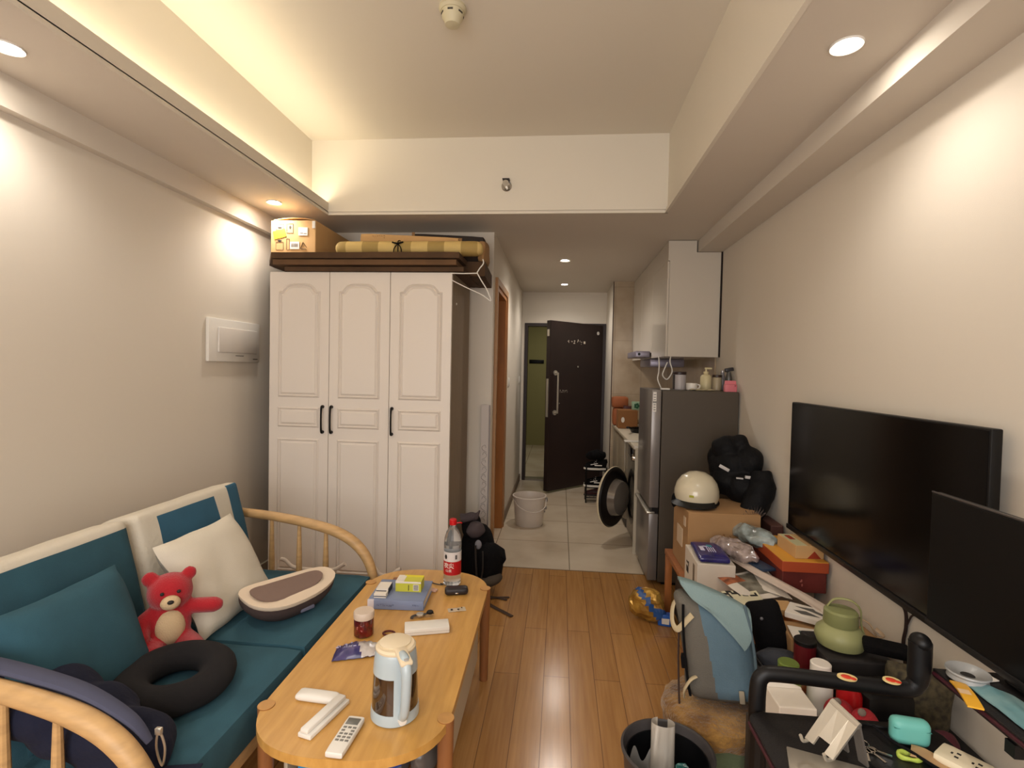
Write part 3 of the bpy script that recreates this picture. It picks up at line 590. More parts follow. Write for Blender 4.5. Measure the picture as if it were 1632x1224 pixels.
# ------------------------------------------------------------------ coffee table
TC = (-.588, 1.89); t = thing('coffee_table', 'honey coloured wooden coffee table with rounded ends and pillar legs', 'table', (TC[0], TC[1], 0), rz=1.0)
M = LM(t)
def outline_table(k=1.0):
    P = []; hw = .285
    for s_ in (1, -1):
        pts = []
        for i in range(25):
            a = PI * i / 24; c, s = math.cos(a), math.sin(a); x = hw * math.copysign(abs(c) ** .78, c); y = .40 + .235 * abs(s) ** .85
            pts.append((x * s_, y * s_))
        P += pts
    return P
m = MB(M); m.prism(outline_table(), .404, .43, bev=.006); m.obj('tabletop', TABW, t, angle=50)
for sx, sy in ((1, 1), (1, -1), (-1, 1), (-1, -1)):
    lx, ly = .272 * sx, .448 * sy
    lg = MB(M @ T(lx, ly, 0)).cyl(.019, 0, .4315, r2=.0245).obj('leg', LEGW, t)
    MB(M @ T(lx, ly, 0)).cyl(.0245, .4315, .4335, bev=.0008).obj('leg_cap', LEGTOP, lg)
m = MB(M); m.box(.238, .250, -.385, .385, .13, .404, .002).box(-.250, -.238, -.385, .385, .13, .404, .002); m.box(-.238, .238, .373, .385, .13, .404); m.smooth = False; m.obj('side_panel', CREAMP, t)
m = MB(M); m.box(-.238, .238, -.385, .373, .13, .145); m.smooth = False; m.obj('shelf', LEGW, t)
UZ = .1455
def tpt(x, y): v = M @ Vector((x, y, 0)); return v.x, v.y
m = MB(M @ T(-.13, -.27, UZ + .055) @ RZ(4)); m.cushion(.19, .11, .17, .008, 0, n=4, mf=lambda s_, u, v: 1 if (u < .6 and v > .3) else 0); single('packet', m, [WHITEP, mat('sky_blue_print', (64, 150, 205), .4)], 'white and sky blue packet on the shelf under the coffee table', 'packet', (*tpt(-.13, -.27), UZ))
m = MB(M @ T(.05, -.26, UZ + .050) @ RZ(-6)); m.cushion(.15, .10, .16, .02, .01, n=8, wob=.008, mf=lambda s_, u, v: 1 if v > .55 and u > .3 else 0); single('packet', m, [mat('silver_film', (120, 124, 134), .3, metal=.3), mat('royal_blue', (30, 64, 150), .4)], 'silver packet with royal blue print, middle of the shelf under the table', 'packet', (*tpt(.05, -.26), UZ))
m = MB(M @ T(.175, -.26, UZ + .055)); m.ell((0, 0, 0), (.05, .09, .055), p=.8); m.wobble(.012, 22, 4); single('plastic_bag', m, mat('smoky_film', (92, 86, 82), .25, spec=.8), 'crumpled smoky plastic bag beside the right leg under the table', 'bag', (*tpt(.175, -.26), UZ))

# ------------------------------------------------------------------ things on the coffee table
TZ = .4308
t = thing('electric_kettle', 'pale blue electric kettle with smoked glass window and cream lid', 'kettle', (-.462, 1.452, TZ), rz=-56)
M = LM(t)    # handle along +x
KB = mat('pale_blue_enamel', (176, 190, 196), .3, coat=.3); KL = mat('cream_lid', (224, 208, 178), .35); KG = mat('smoked_glass', (58, 40, 26), .06, spec=.9, coat=.6)
def arcwall(mb, r0, r1, z0, z1, a0, a1, th=.003, n=28, rr=None):
    vs = []; fs = []
    for k in range(n + 1):
        a = R(a0 + (a1 - a0) * k / n); c, s = math.cos(a), math.sin(a)
        for (r_, z_) in ((r0, z0), (r1, z1), (r1 - th, z1), (r0 - th, z0)): vs.append((r_ * c, r_ * s, z_))
    for k in range(n):
        for q in range(4): fs.append((k * 4 + q, (k + 1) * 4 + q, (k + 1) * 4 + (q + 1) % 4, k * 4 + (q + 1) % 4))
    fs += [(0, 1, 2, 3), (n * 4 + 3, n * 4 + 2, n * 4 + 1, n * 4)]
    mb.add(vs, fs); return mb
MB(M).lathe([(.066, 0), (.070, .004), (.070, .022), (.068, .034)], seg=48).obj('base_ring', KB, t)
MB(M).lathe([(.067, .034), (.0655, .08), (.0635, .125), (.0615, .139)], seg=48).obj('glass_body', KG, t)
m = MB(M); m.lathe([(.0640, .135), (.0625, .16), (.059, .19), (.056, .198)], seg=48)
arcwall(m, .0695, .0640, .030, .138, -20, 20, th=.004); arcwall(m, .0695, .0640, .030, .138, 142, 152, th=.002, n=6); m.obj('upper_shell', KB, t)
m = MB(M); m.lathe([(.056, .197), (.058, .200), (.058, .205), (.053, .210), (.0, .212)], seg=48).lathe([(.044, .2095), (.045, .2135), (.040, .2155), (0, .216)], M=T(-.006, 0, 0), seg=40).box(.035, .112, -.0175, .0175, .203, .216, .005, M=T(.04, 0, .21) @ RY(6) @ T(-.04, 0, -.21)); m.obj('lid', KL, t)
m = MB(M); m.tube([(.060, 0, .200), (.088, 0, .198), (.105, 0, .178), (.106, 0, .14), (.100, 0, .09), (.088, 0, .05), (.066, 0, .030)], [.015, .017, .015, .014, .0135, .013, .012], seg=14, flat=1.15); m.obj('handle', KB, t)
MB(M).lathe([(.0, .0), (.012, .0), (.011, .012), (0, .013)], T(.068, 0, .022) @ RY(90), seg=20).obj('release_knob', WHITEP, t)
m = MB(M); m.box(.092, .106, -.006, .006, .2065, .2135, .002); m.obj('lid_button', mat('grey_button', (160, 158, 156), .4), t)

def remote(name, label, cx, cy, rz, L_, W_, H_, buttons):
    t = thing(name, label, 'remote control', (cx, cy, TZ), rz=rz); M = LM(t)
    MB(M @ T(0, 0, H_ / 2) @ RX(90)).cushion(W_, L_, H_, .006, .0, n=6).obj('case', WHITEP, t); return t, M
t, M = remote('remote_control', 'white air conditioner remote with screen, face up near the table front', -.56, 1.33, -2, .145, .05, .018, 1)
MB(M).box(-.018, .018, .034, .060, .0172, .0188, .001).obj('screen', mat('lcd_grey', (104, 104, 98), .3), t)
for r_ in range(5):
    for c_ in range(3):
        if c_ == 1 and r_ in (1,): continue
        MB(M).box(-.017 + c_ * .0135, -.007 + c_ * .0135, .019 - r_ * .0125, .026 - r_ * .0125, .0172, .0190, .0008).obj('button', mat('button_grey', (120, 118, 112), .5), t)
t = thing('remote_control', 'slim white remote lying on its face, leftmost on the table', 'remote control', (-.715, 1.483, TZ), rz=-4); M = LM(t)
MB(M @ T(0, 0, .010) @ RX(90)).cushion(.130, .046, .020, .010, .002, n=10).obj('case', WHITEP, t)
MB(M).box(-.052, -.046, -.004, .004, .0185, .0205).box(.046, .052, -.004, .004, .0185, .0205).obj('screw_recess', mat('pale_grey', (170, 164, 156), .5), t)
t = thing('white_bar', 'long narrow white plastic bar case lying diagonally on the table', 'case', (-.652, 1.40, TZ), rz=76); M = LM(t)
MB(M).box(-.085, .085, -.022, .022, 0, .013, .003).box(-.084, .082, -.012, .016, .0125, .026, .005).obj('case_body', WHITEP, t)
t = thing('white_box', 'flat white rectangular box lying behind the kettle', 'box', (-.492, 1.93, TZ), rz=17); M = LM(t)
MB(M).box(-.085, .085, -.034, .034, 0, .026, .004).obj('box_body', WHITEP, t); MB(M).box(-.0852, .0852, -.0342, .0342, .012, .0128).obj('seam', mat('seam_grey', (150, 142, 130), .6), t)
t = thing('candy_jar', 'clear jar of dark red sweets with pale screw lid', 'jar', (-.722, 1.872, TZ)); M = LM(t)
MB(M).lathe([(.033, 0), (.037, .004), (.037, .062), (.034, .070)], seg=36).obj('jar_body', mat('red_sweets', (112, 26, 22), .15, rgb2=(64, 16, 14), vs=45, coat=.8), t)
MB(M).lathe([(.0375, .066), (.0385, .070), (.0385, .088), (.036, .092), (0, .093)], seg=36).obj('lid', mat('pale_lid', (206, 188, 170), .4), t)
m = MB(M); m.text('Π\u2229', .03, M=T(0, -.0365, .035) @ RX(90), bold=.0) if False else squiggles(m, 2, .028, .03, T(.0, -.0375, .035) @ RZ(0), 8, .001); m.obj('label_print', mat('pink_print', (196, 120, 110), .6), t)
t = thing('snack_bag', 'crumpled dark blue and clear snack bag lying on the table', 'bag', (-.705, 1.745, TZ), rz=20); M = LM(t)
SN = mat('navy_foil', (28, 28, 86), .28, rgb2=(70, 60, 110), vs=30, spec=.8); CL = mat('clear_film', (196, 188, 182), .2, rgb2=(150, 140, 136), vs=25, spec=.9)
m = MB(M); m.sheet(1, 1, lambda u, v: (-.075 + .15 * u + .012 * v, -.045 + .09 * v, .002 + .028 * math.sin(PI * u) ** .7 * math.sin(PI * v) ** .7 + .008 * abs(noise.noise(Vector((u * 7, v * 6, 1))))), nx=20, ny=14, th=.0015, mf=lambda u, v: 0 if u + .25 * v < .66 else 1); m.obj('bag_film', [SN, CL], t)
m = MB(M @ T(-.03, .0, .031) @ RX(-90) @ RZ(0)); squiggles(m, 3, .07, .03, RX(0), 17, .0015); m.obj('print', mat('lilac_print', (170, 166, 200), .5), t)
t = thing('book', 'thick grey blue hardback book under the yellow box', 'book', (-.672, 2.185, TZ), rz=3.5); M = LM(t)
BK = mat('grey_blue_cover', (122, 134, 164), .55)
m = MB(M); m.box(-.118, .118, -.105, .105, .036, .040, .001).box(-.118, .118, -.105, .105, 0, .004, .001).box(-.118, .118, -.108, -.100, 0, .040, .003); m.obj('cover', BK, t)
MB(M).box(-.114, .114, -.10, .101, .004, .036).obj('page_block', PAPER, t)
m = MB(M); m.box(-.119, -.092, -.1092, -.1, -.0003, .0405, .001); m.obj('spine_label', mat('lavender_white', (206, 200, 206), .6), t)
m = MB(M); squiggles(m, 9, .075, .010, T(-.045, -.1085, .02), 21, .001); squiggles(m, 3, .03, .008, T(.085, -.1085, .02), 22, .001); m.obj('spine_print', mat('spine_ink', (70, 76, 104), .6), t)
BZ = TZ + .0405
t = thing('yellow_box', 'yellow green medicine box with open lid on top of the book', 'box', (-.640, 2.20, BZ), rz=3); M = LM(t)
LG = mat('lime_print', (196, 192, 62), .5); m = MB(M); m.box(-.056, .056, -.034, .034, 0, .045, .001); m.smooth = False; m.obj('box_body', LG, t)
m = MB(M @ T(0, .034, .046) @ RX(10)); m.box(-.03, .056, -.066, 0, 0, .0015); m.obj('lid_flap', mat('yellow_flap', (214, 200, 40), .5), t)
m = MB(M); m.box(-.0555, -.02, -.0335, .0335, .045, .0462).box(-.056, .056, -.0345, -.0338, .037, .045); m.obj('white_band', PAPER, t)
m = MB(M); m.box(.022, .046, -.0352, -.0342, .006, .033); m.mi = 1
for k in range(6): m.box(.024, .044, -.0357, -.0352, .009 + k * .004, .0108 + k * .004)
m.box(.0, .003, -.0350, -.0342, .006, .03); m.obj('barcode_panel', [PAPER, INK], t)
t = thing('blister_box', 'small white and navy folded box at the left edge of the book', 'box', (-.742, 2.145, BZ), rz=4); M = LM(t)
m = MB(M); m.box(-.026, .026, -.055, -.01, 0, .018, .001).box(-.026, .026, -.02, .05, .002, .026, .001); m.smooth = False; m.obj('box_body', PAPER, t)
m = MB(M); m.box(-.0265, .0265, -.0555, -.054, .006, .009).box(-.022, -.012, -.0207, -.0195, .010, .016).box(.0262, .0270, -.02, .05, .002, .026).box(-.024, .02, -.03, -.022, .018, .0187); m.obj('navy_print', mat('navy_print', (30, 34, 60), .5), t)
m = MB(T(-.74, 2.335, TZ) @ RZ(10)); m.box(-.02, .02, -.012, .012, 0, .028, .004); single('wooden_block', m, LEGW, 'small brown block at the far left of the coffee table', 'block', (-.74, 2.335, TZ))
# water bottle
t = thing('water_bottle', 'tall clear water bottle with red cap and red label', 'bottle', (-.487, 2.372, TZ)); M = LM(t)
WB = mat('bottle_plastic', (236, 238, 240), .06, trans=.9, ior=1.25, spec=.5)
MB(M).lathe([(.030, 0), (.040, .006), (.041, .03), (.0395, .07), (.041, .10), (.041, .20), (.039, .222), (.030, .252), (.018, .268), (.0145, .275), (.0145, .288)], seg=40).obj('bottle_body', WB, t)
MB(M).lathe([(.038, .003), (.0385, .19), (.0385, .192), (0, .192)], seg=36).obj('water', mat('water', (236, 240, 240), .02, trans=1.0, ior=1.33), t)
MB(M).lathe([(.0172, .283), (.0176, .288), (.0172, .306), (.014, .310), (0, .311)], seg=28).obj('cap', RED, t)
m = MB(M); arcwall(m, .0418, .0418, .055, .118, 0, 360, th=.0006, n=40); m.obj('red_label', mat('label_red', (176, 22, 28), .4), t)
m = MB(M); arcwall(m, .0418, .0418, .118, .162, 0, 360, th=.0006, n=40); m.obj('white_label', mat('label_white', (214, 206, 202), .4), t)
m = MB(M @ RZ(-14)); m.text('农夫', .026, .0003, M=T(0, 0, .098), wrap=.0422, bold=.0006); m.text('山泉', .016, .0003, M=T(0, 0, .076), wrap=.0422); m.obj('label_lettering', PAPER, t)
m = MB(M @ RZ(-34)); m.ell((0, -.0422, .140), (.007, .0012, .011)); m.obj('label_emblem', INK, t)
m = MB(M @ RZ(35)); m.box(-.005, .005, -.0428, -.0420, .130, .150); m.obj('label_code', mat('code_grey', (96, 92, 90), .6), t)
m = MB(M @ RZ(30)); m.tube([(.016, -.008, .290), (.03, -.012, .292), (.040, -.010, .288)], .003); m.obj('cap_tag', RED, t)
t = thing('glasses_case', 'small black hard case lying in front of the water bottle', 'case', (-.445, 2.268, TZ), rz=14); M = LM(t)
MB(M @ T(0, 0, .0165)).cushion(.105, .033, .050, .014, 0, n=8).obj('case_body', mat('black_leather', (34, 28, 30), .45), t); MB(M).box(-.006, .008, -.0268, -.0245, .010, .015, .001).obj('clasp', CHROME, t)
t = thing('sticker_sheet', 'scrap of clear film with tiny black charms on the table', 'stickers', (-.412, 2.115, TZ), rz=20); M = LM(t)
MB(M).sheet(.075, .035, lambda u, v: .0005 + .003 * abs(noise.noise(Vector((u * 5, v * 4, 2)))), th=.0004, nx=10, ny=6).obj('film', mat('pale_film', (196, 180, 156), .25, spec=.8), t)
MB(M).ell((-.022, -.004, .005), (.005, .005, .002)).ell((.006, -.006, .005), (.005, .004, .002)).ell((.022, .006, .005), (.003, .003, .002)).obj('charm', INK, t)
t = thing('wrist_watch', 'small wristwatch with dark strap behind the flat white box', 'watch', (-.548, 2.035, TZ), rz=15); M = LM(t)
MB(M).cyl(.016, .004, .014, bev=.002).obj('watch_case', ALU, t); m = MB(M); m.tube([(.014, 0, .008), (.035, .004, .012), (.055, .012, .006)], [.009, .008, .006], flat=.25).tube([(-.014, 0, .008), (-.03, -.01, .008), (-.034, -.02, .004)], [.009, .008, .006], flat=.25); m.obj('strap', DARKG, t)
m = MB(M @ T(.040, .0, .012)); m.cyl(.014, 0, .010, bev=.003); m.obj('buckle', BLACKP, t)
m = MB(T(-.628, 1.885, TZ + .004)); m.tube([(.022 * math.cos(a * PI / 5), .016 * math.sin(a * PI / 5), 0) for a in range(10)], .0035, closed=True); single('hair_tie', m, mat('dark_red_band', (84, 26, 22), .7), 'dark red hair band half hidden behind the kettle', 'hair tie', (-.628, 1.885, TZ))
t = thing('twig_stick', 'thin curled brown wire lying behind the yellow box', 'wire', (-.55, 2.34, TZ))
m = MB(); m.tube([(-.60, 2.37, TZ + .004), (-.56, 2.35, TZ + .004), (-.535, 2.34, TZ + .006), (-.525, 2.352, TZ + .004), (-.54, 2.358, TZ + .004)], .0025); m.obj('wire_coil', DARKG, t)
m = MB(T(-.553, 2.28, TZ) @ RZ(-20)); m.box(-.012, .016, -.012, .012, 0, .010, .003); single('eraser', m, mat('pale_pink', (214, 178, 160), .6), 'small pale pink eraser at the right edge of the book', 'eraser', (-.553, 2.28, TZ))

# ------------------------------------------------------------------ refrigerator and what stands on it
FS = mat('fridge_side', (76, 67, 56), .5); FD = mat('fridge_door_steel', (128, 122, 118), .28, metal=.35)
t = thing('refrigerator', 'grey two door refrigerator standing by the right wall', 'refrigerator', (.945, 3.82, 0))
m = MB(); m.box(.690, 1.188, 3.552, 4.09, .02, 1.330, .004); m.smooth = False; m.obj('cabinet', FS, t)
MB().box(.72, 1.15, 3.57, 4.07, 0, .03).obj('foot_base', BLACKP, t)
for z0, z1 in ((.03, .488), (.530, 1.332)):
    d = MB().box(.620, .684, 3.55, 4.092, z0, z1, .006).obj('door', FD, t)
    if z0 < .1: MB().box(.606, .66, 3.548, 4.092, .486, .502, .004).obj('door_handle', ALU, d)
    else:
        m = MB(); m.box(.628, .650, 3.5472, 3.5502, 1.185, 1.318); m.obj('energy_sticker', WHITEP, d)
        m = MB()
        for k in range(7): m.box(.632, .646, 3.5462, 3.5473, 1.195 + k * .017, 1.201 + k * .017)
        m.box(.626, .652, 3.5464, 3.5472, 1.244, 1.256); m.obj('sticker_print', mat('sticker_grey', (130, 128, 126), .5), d)
MB().box(.64, .684, 3.56, 4.08, .490, .528).obj('door_gap', BLACKP, t)
FT = 1.3305
t = thing('canister', 'grey and white canister with dark lid on the refrigerator', 'canister', (.845, 3.76, FT)); M = LM(t)
MB(M).cyl(.045, 0, .110, bev=.003).obj('canister_body', mat('pale_grey_can', (172, 166, 166), .4), t); MB(M).cyl(.047, .108, .128, bev=.003).obj('lid', mat('dark_red_lid', (40, 22, 22), .4), t)
m = MB(M); arcwall(m, .0458, .0458, .004, .107, 150, 215, th=.001, n=10); m.obj('dark_label', DARKG, t)
t = thing('small_cup', 'low white cup in front of the canister on the refrigerator', 'cup', (.915, 3.70, FT)); M = LM(t)
MB(M).lathe([(.028, 0), (.036, .005), (.038, .05), (.036, .05), (.033, .006), (0, .006)], seg=30).obj('cup_body', WHITEP, t); MB(M).tube([(.037, 0, .042), (.055, 0, .036), (.052, 0, .018), (.036, 0, .012)], .005).obj('cup_handle', WHITEP, t)
t = thing('pump_bottle', 'cream pump dispenser bottle standing on the refrigerator', 'bottle', (1.035, 3.79, FT)); M = LM(t); CP = mat('cream_plastic', (212, 200, 158), .4)
MB(M).lathe([(.036, 0), (.038, .004), (.038, .095), (.030, .108), (.014, .114), (.014, .120)], seg=32).obj('bottle_body', CP, t); MB(M).cyl(.017, .118, .134, bev=.002).cyl(.006, .134, .155).box(-.010, .040, -.009, .009, .150, .162, .004).obj('pump', CP, t)
t = thing('jar', 'pale jar with dark lid between pump bottle and black bottle', 'jar', (1.115, 3.80, FT)); M = LM(t)
MB(M).lathe([(.030, 0), (.033, .004), (.033, .085), (.028, .095)], seg=30).obj('jar_body', mat('beige_jar', (176, 162, 134), .35), t); MB(M).cyl(.034, .094, .112, bev=.002).obj('lid', mat('brown_lid', (60, 42, 34), .4), t)
t = thing('shaker', 'dark smoky bottle with tilted grey top on the refrigerator', 'bottle', (1.165, 3.70, FT)); M = LM(t)
MB(M).lathe([(.020, 0), (.022, .004), (.022, .09), (.016, .12), (.014, .135)], seg=28).obj('bottle_body', mat('smoky_plastic', (70, 68, 66), .25, spec=.8), t); MB(M @ T(0, 0, .140) @ RY(-12)).box(-.026, .030, -.018, .018, -.004, .022, .006).obj('cap', mat('dark_slate', (48, 46, 50), .4), t)
t = thing('clear_bottle', 'clear tapered bottle behind the pink box', 'bottle', (1.165, 3.84, FT)); M = LM(t)
MB(M).lathe([(.022, 0), (.024, .004), (.022, .08), (.012, .12), (.012, .13)], seg=28).obj('bottle_body', mat('frosted', (170, 168, 176), .2, trans=.5), t); MB(M).cyl(.014, .128, .145, bev=.002).obj('cap', mat('silver_cap', (180, 176, 176), .3, metal=.5), t)
t = thing('pink_box', 'small pink lidded box at the right edge of the refrigerator', 'box', (1.145, 3.60, FT)); M = LM(t); PK = mat('pink_plastic', (214, 120, 130), .4)
MB(M @ T(0, 0, .022) @ RX(90)).cushion(.080, .042, .060, .008, 0, n=6).obj('box_body', PK, t); MB(M @ T(0, 0, .047) @ RX(90)).cushion(.076, .012, .056, .005, 0, n=6).obj('lid', PK, t); MB(M).box(.018, .028, -.0325, -.029, .036, .046, .001).obj('clasp', mat('deep_pink', (170, 80, 92), .4), t)
m = MB(T(.965, 3.62, FT + .002)); m.sheet(.16, .07, lambda u, v: .004 + .012 * abs(noise.noise(Vector((u * 4, v * 4, 5)))), nx=12, ny=6); single('cloth_scrap', m, mat('cream_cloth', (206, 194, 160), .9), 'crumpled cream cloth at the front of the refrigerator top', 'cloth', (.965, 3.62, FT))
m = MB(T(.715, 3.60, FT)); m.box(-.03, .03, -.02, .02, 0.003, .014, .004); single('charger_block', m, WHITEP, 'small white plug at the left front of the refrigerator top', 'plug', (.715, 3.60, FT + .003))

# ------------------------------------------------------------------ kitchen run
t = thing('wall_cabinet', 'tall white glossy wall cabinet above the refrigerator reaching the ceiling', 'cabinet', (1.0, 4.96, 1.575))
m = MB(); m.box(.812, 1.008, 4.040, 5.88, 1.575, 2.455).box(1.008, 1.188, 4.040, 5.88, 1.575, 2.367); m.smooth = False; m.obj('cabinet_body', CAB, t)
for y0, y1, z0 in ((4.045, 4.65, 1.575), (4.655, 5.26, 1.625), (5.265, 5.875, 1.575)):
    m = MB(); m.box(.796, .811, y0, y1, z0, 2.30, .001); m.smooth = False; m.obj('door', CAB, t)
m = MB(); m.box(.800, .812, 4.042, 5.878, 2.305, 2.455); m.smooth = False; m.obj('filler_panel', CAB, t)
MB().box(1.1885, 1.1990, 4.03, 4.06, 1.575, 2.37).obj('dark_gap_strip', mat('dark_gap', (30, 18, 12), .8), t)
t = thing('range_hood', 'slim grey range hood jutting out under the wall cabinet', 'range hood', (.80, 5.0, 1.56))
m = MB(); m.box(.672, .795, 4.72, 5.30, 1.585, 1.640, .004); m.box(.80, 1.10, 4.72, 5.30, 1.50, 1.572, .01); m.obj('hood_body', mat('hood_steel', (142, 136, 150), .35, metal=.4), t)
MB().cyl(.012, 0, .006, T(.70, 4.72, 1.612) @ RX(90)).obj('hood_knob', BLACKP, t)
t = thing('hanging_cable', 'white looped cable hanging below the wall cabinet over the refrigerator', 'cable', (.78, 4.03, 1.573))
m = MB(); m.tube([(.835, 4.03, 1.573), (.83, 4.02, 1.53), (.845, 4.01, 1.46), (.81, 4.01, 1.40), (.775, 4.01, 1.43), (.79, 4.02, 1.48), (.81, 4.02, 1.53)], .0045).tube([(.745, 4.03, 1.573), (.745, 4.0, 1.52), (.74, 3.98, 1.45), (.725, 3.93, 1.40), (.735, 3.85, 1.338)], .0045); m.obj('cable_loop', WHITEP, t)
t = thing('kitchen_counter', 'white kitchen counter with pale base cabinet along the right wall', 'counter', (.9, 5.0, 0))
m = MB(); m.box(.592, 1.187, 4.125, 5.884, .838, .866, .004); m.obj('worktop', mat('white_stone', (206, 196, 176), .3), t)
BASE = mat('base_cabinet_grey', (150, 138, 118), .35)
m = MB(); m.box(.625, 1.187, 4.84, 5.884, .08, .838); m.smooth = False; m.obj('base_cabinet', BASE, t)
m = MB(); m.box(.640, 1.187, 4.84, 5.884, 0, .08); m.obj('plinth', DARKG, t)
for y0 in (4.845, 5.365): MB().box(.610, .6245, y0, y0 + .512, .085, .826, .002).obj('door', BASE, t)
m = MB(); m.box(.605, 1.187, 4.128, 4.148, 0, .838); m.smooth = False; m.obj('end_panel', mat('white_end_panel', (198, 188, 168), .35), t)
t = thing('washing_machine', 'front loading washing machine with its round door wide open', 'washing machine', (.9, 4.48, 0))
WM_ = mat('washer_grey', (132, 124, 110), .32, metal=.4)
m = MB(); m.box(.640, 1.18, 4.165, 4.805, .01, .825, .008); m.obj('casing', WM_, t)
m = MB(T(.640, 4.485, .38) @ RY(-90)); m.lathe([(.215, 0), (.235, .010), (.205, .016), (.175, .004)], seg=48, close=False).lathe([(.0, -.05), (.17, -.02), (.176, .004)], seg=48, close=False); m.obj('drum_opening', mat('drum_dark', (40, 36, 34), .3, metal=.5), t)
MB(T(.640, 4.36, .735) @ RY(-90)).lathe([(.034, 0), (.034, .010), (.027, .030), (0, .032)], seg=36).obj('program_dial', CHROME, t)
MB().box(.634, .641, 4.48, 4.76, .70, .78, .003).obj('display_panel', mat('black_glass', (14, 14, 16), .12), t)
MB().box(.634, .641, 4.19, 4.32, .70, .79, .003).obj('detergent_drawer', WM_, t)
HD = Vector((.628, 4.735)); op = R(34); dr = Vector((-math.sin(op), -math.cos(op))); DC = HD + dr * .262
dm = T(DC.x, DC.y, .43) @ Matrix(((math.cos(op), -math.sin(op), 0, 0), (-math.sin(op), -math.cos(op), 0, 0), (0, 0, 1, 0), (0, 0, 0, 1)))
# dm: local x = inner side normal (towards washer/camera), local y = in-plane away from camera
NRM = Vector((math.cos(op), -math.sin(op), 0)); tv = Vector((dr.x, dr.y, 0)); up = Vector((0, 0, 1))
dm = Matrix((( tv.x, up.x, NRM.x, DC.x), (tv.y, up.y, NRM.y, DC.y), (tv.z, up.z, NRM.z, .36), (0, 0, 0, 1))) @ SCL(1.06, 1.06, 1)   # local z = inner normal
d = MB(dm).lathe([(.180, -.026), (.240, -.018), (.250, -.002), (.246, .004)], seg=56, close=True).obj('door', mat('cream_rim_washer', (222, 208, 176), .3), t)
MB(dm).lathe([(.150, .012), (.246, .004), (.235, .018), (.165, .030), (.150, .026)], seg=56, close=False).obj('door_seal', mat('seal_black', (22, 18, 18), .35), d)
MB(dm).lathe([(.160, .010), (.150, .040), (.135, .085), (.09, .105), (0, .112)], seg=48, close=False).obj('door_glass', mat('door_bowl_glass', (120, 112, 104), .12, metal=.3, spec=.9), d)
CT = .8665
m = MB(); m.box(.605, .80, 5.36, 5.56, CT, CT + .19, .006); t = thing('brown_carton', 'large brown carton on the kitchen counter against the tiled wall', 'box', (.75, 5.46, CT)); m.smooth = False; m.obj('box_body', mat('dark_card', (134, 88, 46), .8), t)
MB().cyl(.028, 0, .003, T(.65, 5.359, CT + .09) @ RX(90) @ SCL(.6, 1, 1)).obj('round_label', PAPER, t)
m = MB(); m.cushion(.17, .12, .14, .02, .01, T(.655, 5.71, CT + .25), n=6, wob=.01); m.cushion(.16, .19, .16, .02, .01, T(.66, 5.71, CT + .096), n=6, wob=.008); single('paper_bag', m, mat('orange_paper', (150, 84, 46), .7), 'orange paper bag at the back of the kitchen counter', 'bag', (.655, 5.71, CT))
t = thing('green_tin', 'pale green square tin with dark green flower on the brown carton', 'tin', (.80, 5.46, CT + .191)); MB().box(.752, .838, 5.42, 5.50, CT + .191, CT + .275, .004).obj('tin_body', mat('pale_green', (140, 168, 140), .5), t)
m = MB()
for k in range(5): a = 2 * PI * k / 5; m.ell((.795 + .017 * math.cos(a), 5.4195, CT + .233 + .017 * math.sin(a)), (.013, .002, .013))
m.obj('flower', mat('dark_green', (18, 78, 50), .5), t)
m = MB(); m.box(.68, .78, 5.56, 5.63, CT, CT + .22, .01); single('dark_bottle_box', m, mat('maroon', (70, 34, 30), .5), 'dark maroon box behind the brown carton on the counter', 'box', (.73, 5.6, CT))
t = thing('frying_pan', 'black frying pan on the kitchen counter in front of the brown carton', 'pan', (.78, 5.10, CT)); m = MB(T(.80, 5.08, CT)); m.lathe([(.0, 0), (.10, 0), (.125, .04), (.122, .04), (.098, .005), (0, .005)], seg=36, close=False); m.obj('pan_body', BLACKM, t); MB().tube([(.70, 5.03, CT + .036), (.66, 4.97, CT + .055), (.635, 4.90, CT + .060)], [.008, .011, .010]).obj('pan_handle', BLACKP, t)
m = MB(T(.79, 4.74, CT)); m.lathe([(.0, 0), (.055, 0), (.06, .05), (.056, .05), (.05, .006), (0, .006)], seg=30, close=False); single('black_bowl', m, BLACKM, 'small black bowl on the counter nearest the refrigerator', 'bowl', (.79, 4.74, CT))
m = MB(); m.box(.545, .72, 4.33, 4.40, CT + .001, CT + .010, .003); single('white_tray', m, WHITEP, 'thin white strip overhanging the counter above the washing machine', 'tray', (.63, 4.36, CT))

# ------------------------------------------------------------------ hallway things
t = thing('bucket', 'white plastic bucket with handle on the hall floor tiles', 'bucket', (-.262, 4.80, 0)); M = LM(t); BU = mat('bucket_plastic', (208, 196, 184), .4)
MB(M).lathe([(.0, .004), (.120, .004), (.123, .0), (.128, .006), (.152, .262), (.160, .264), (.160, .274), (.149, .276), (.146, .262), (.122, .012), (0, .010)], seg=48, close=False).obj('bucket_body', BU, t)
MB(M).tube([(.156, -.02, .255), (.150, -.075, .19), (.09, -.138, .155), (0, -.162, .16), (-.09, -.145, .20), (-.150, -.05, .25)], .0045).obj('bucket_handle', BU, t)
m = MB(M); m.box(.148, .172, -.03, .0, .225, .262, .004).box(.135, .165, -.025, .0, .15, .175, .004).box(.13, .150, -.02, .0, .12, .14, .003); m.obj('handle_bracket', mat('grey_bracket', (130, 122, 116), .5), t)
t = thing('shoe_rack', 'small black wire shoe rack beside the open entrance door', 'shoe rack', (.42, 5.76, 0)); m = MB()
for (x, y) in ((.31, 5.68), (.31, 5.84), (.53, 5.68), (.53, 5.84)): m.tube([(x, y, 0), (x, y, 0.40)], .008, spline=False)
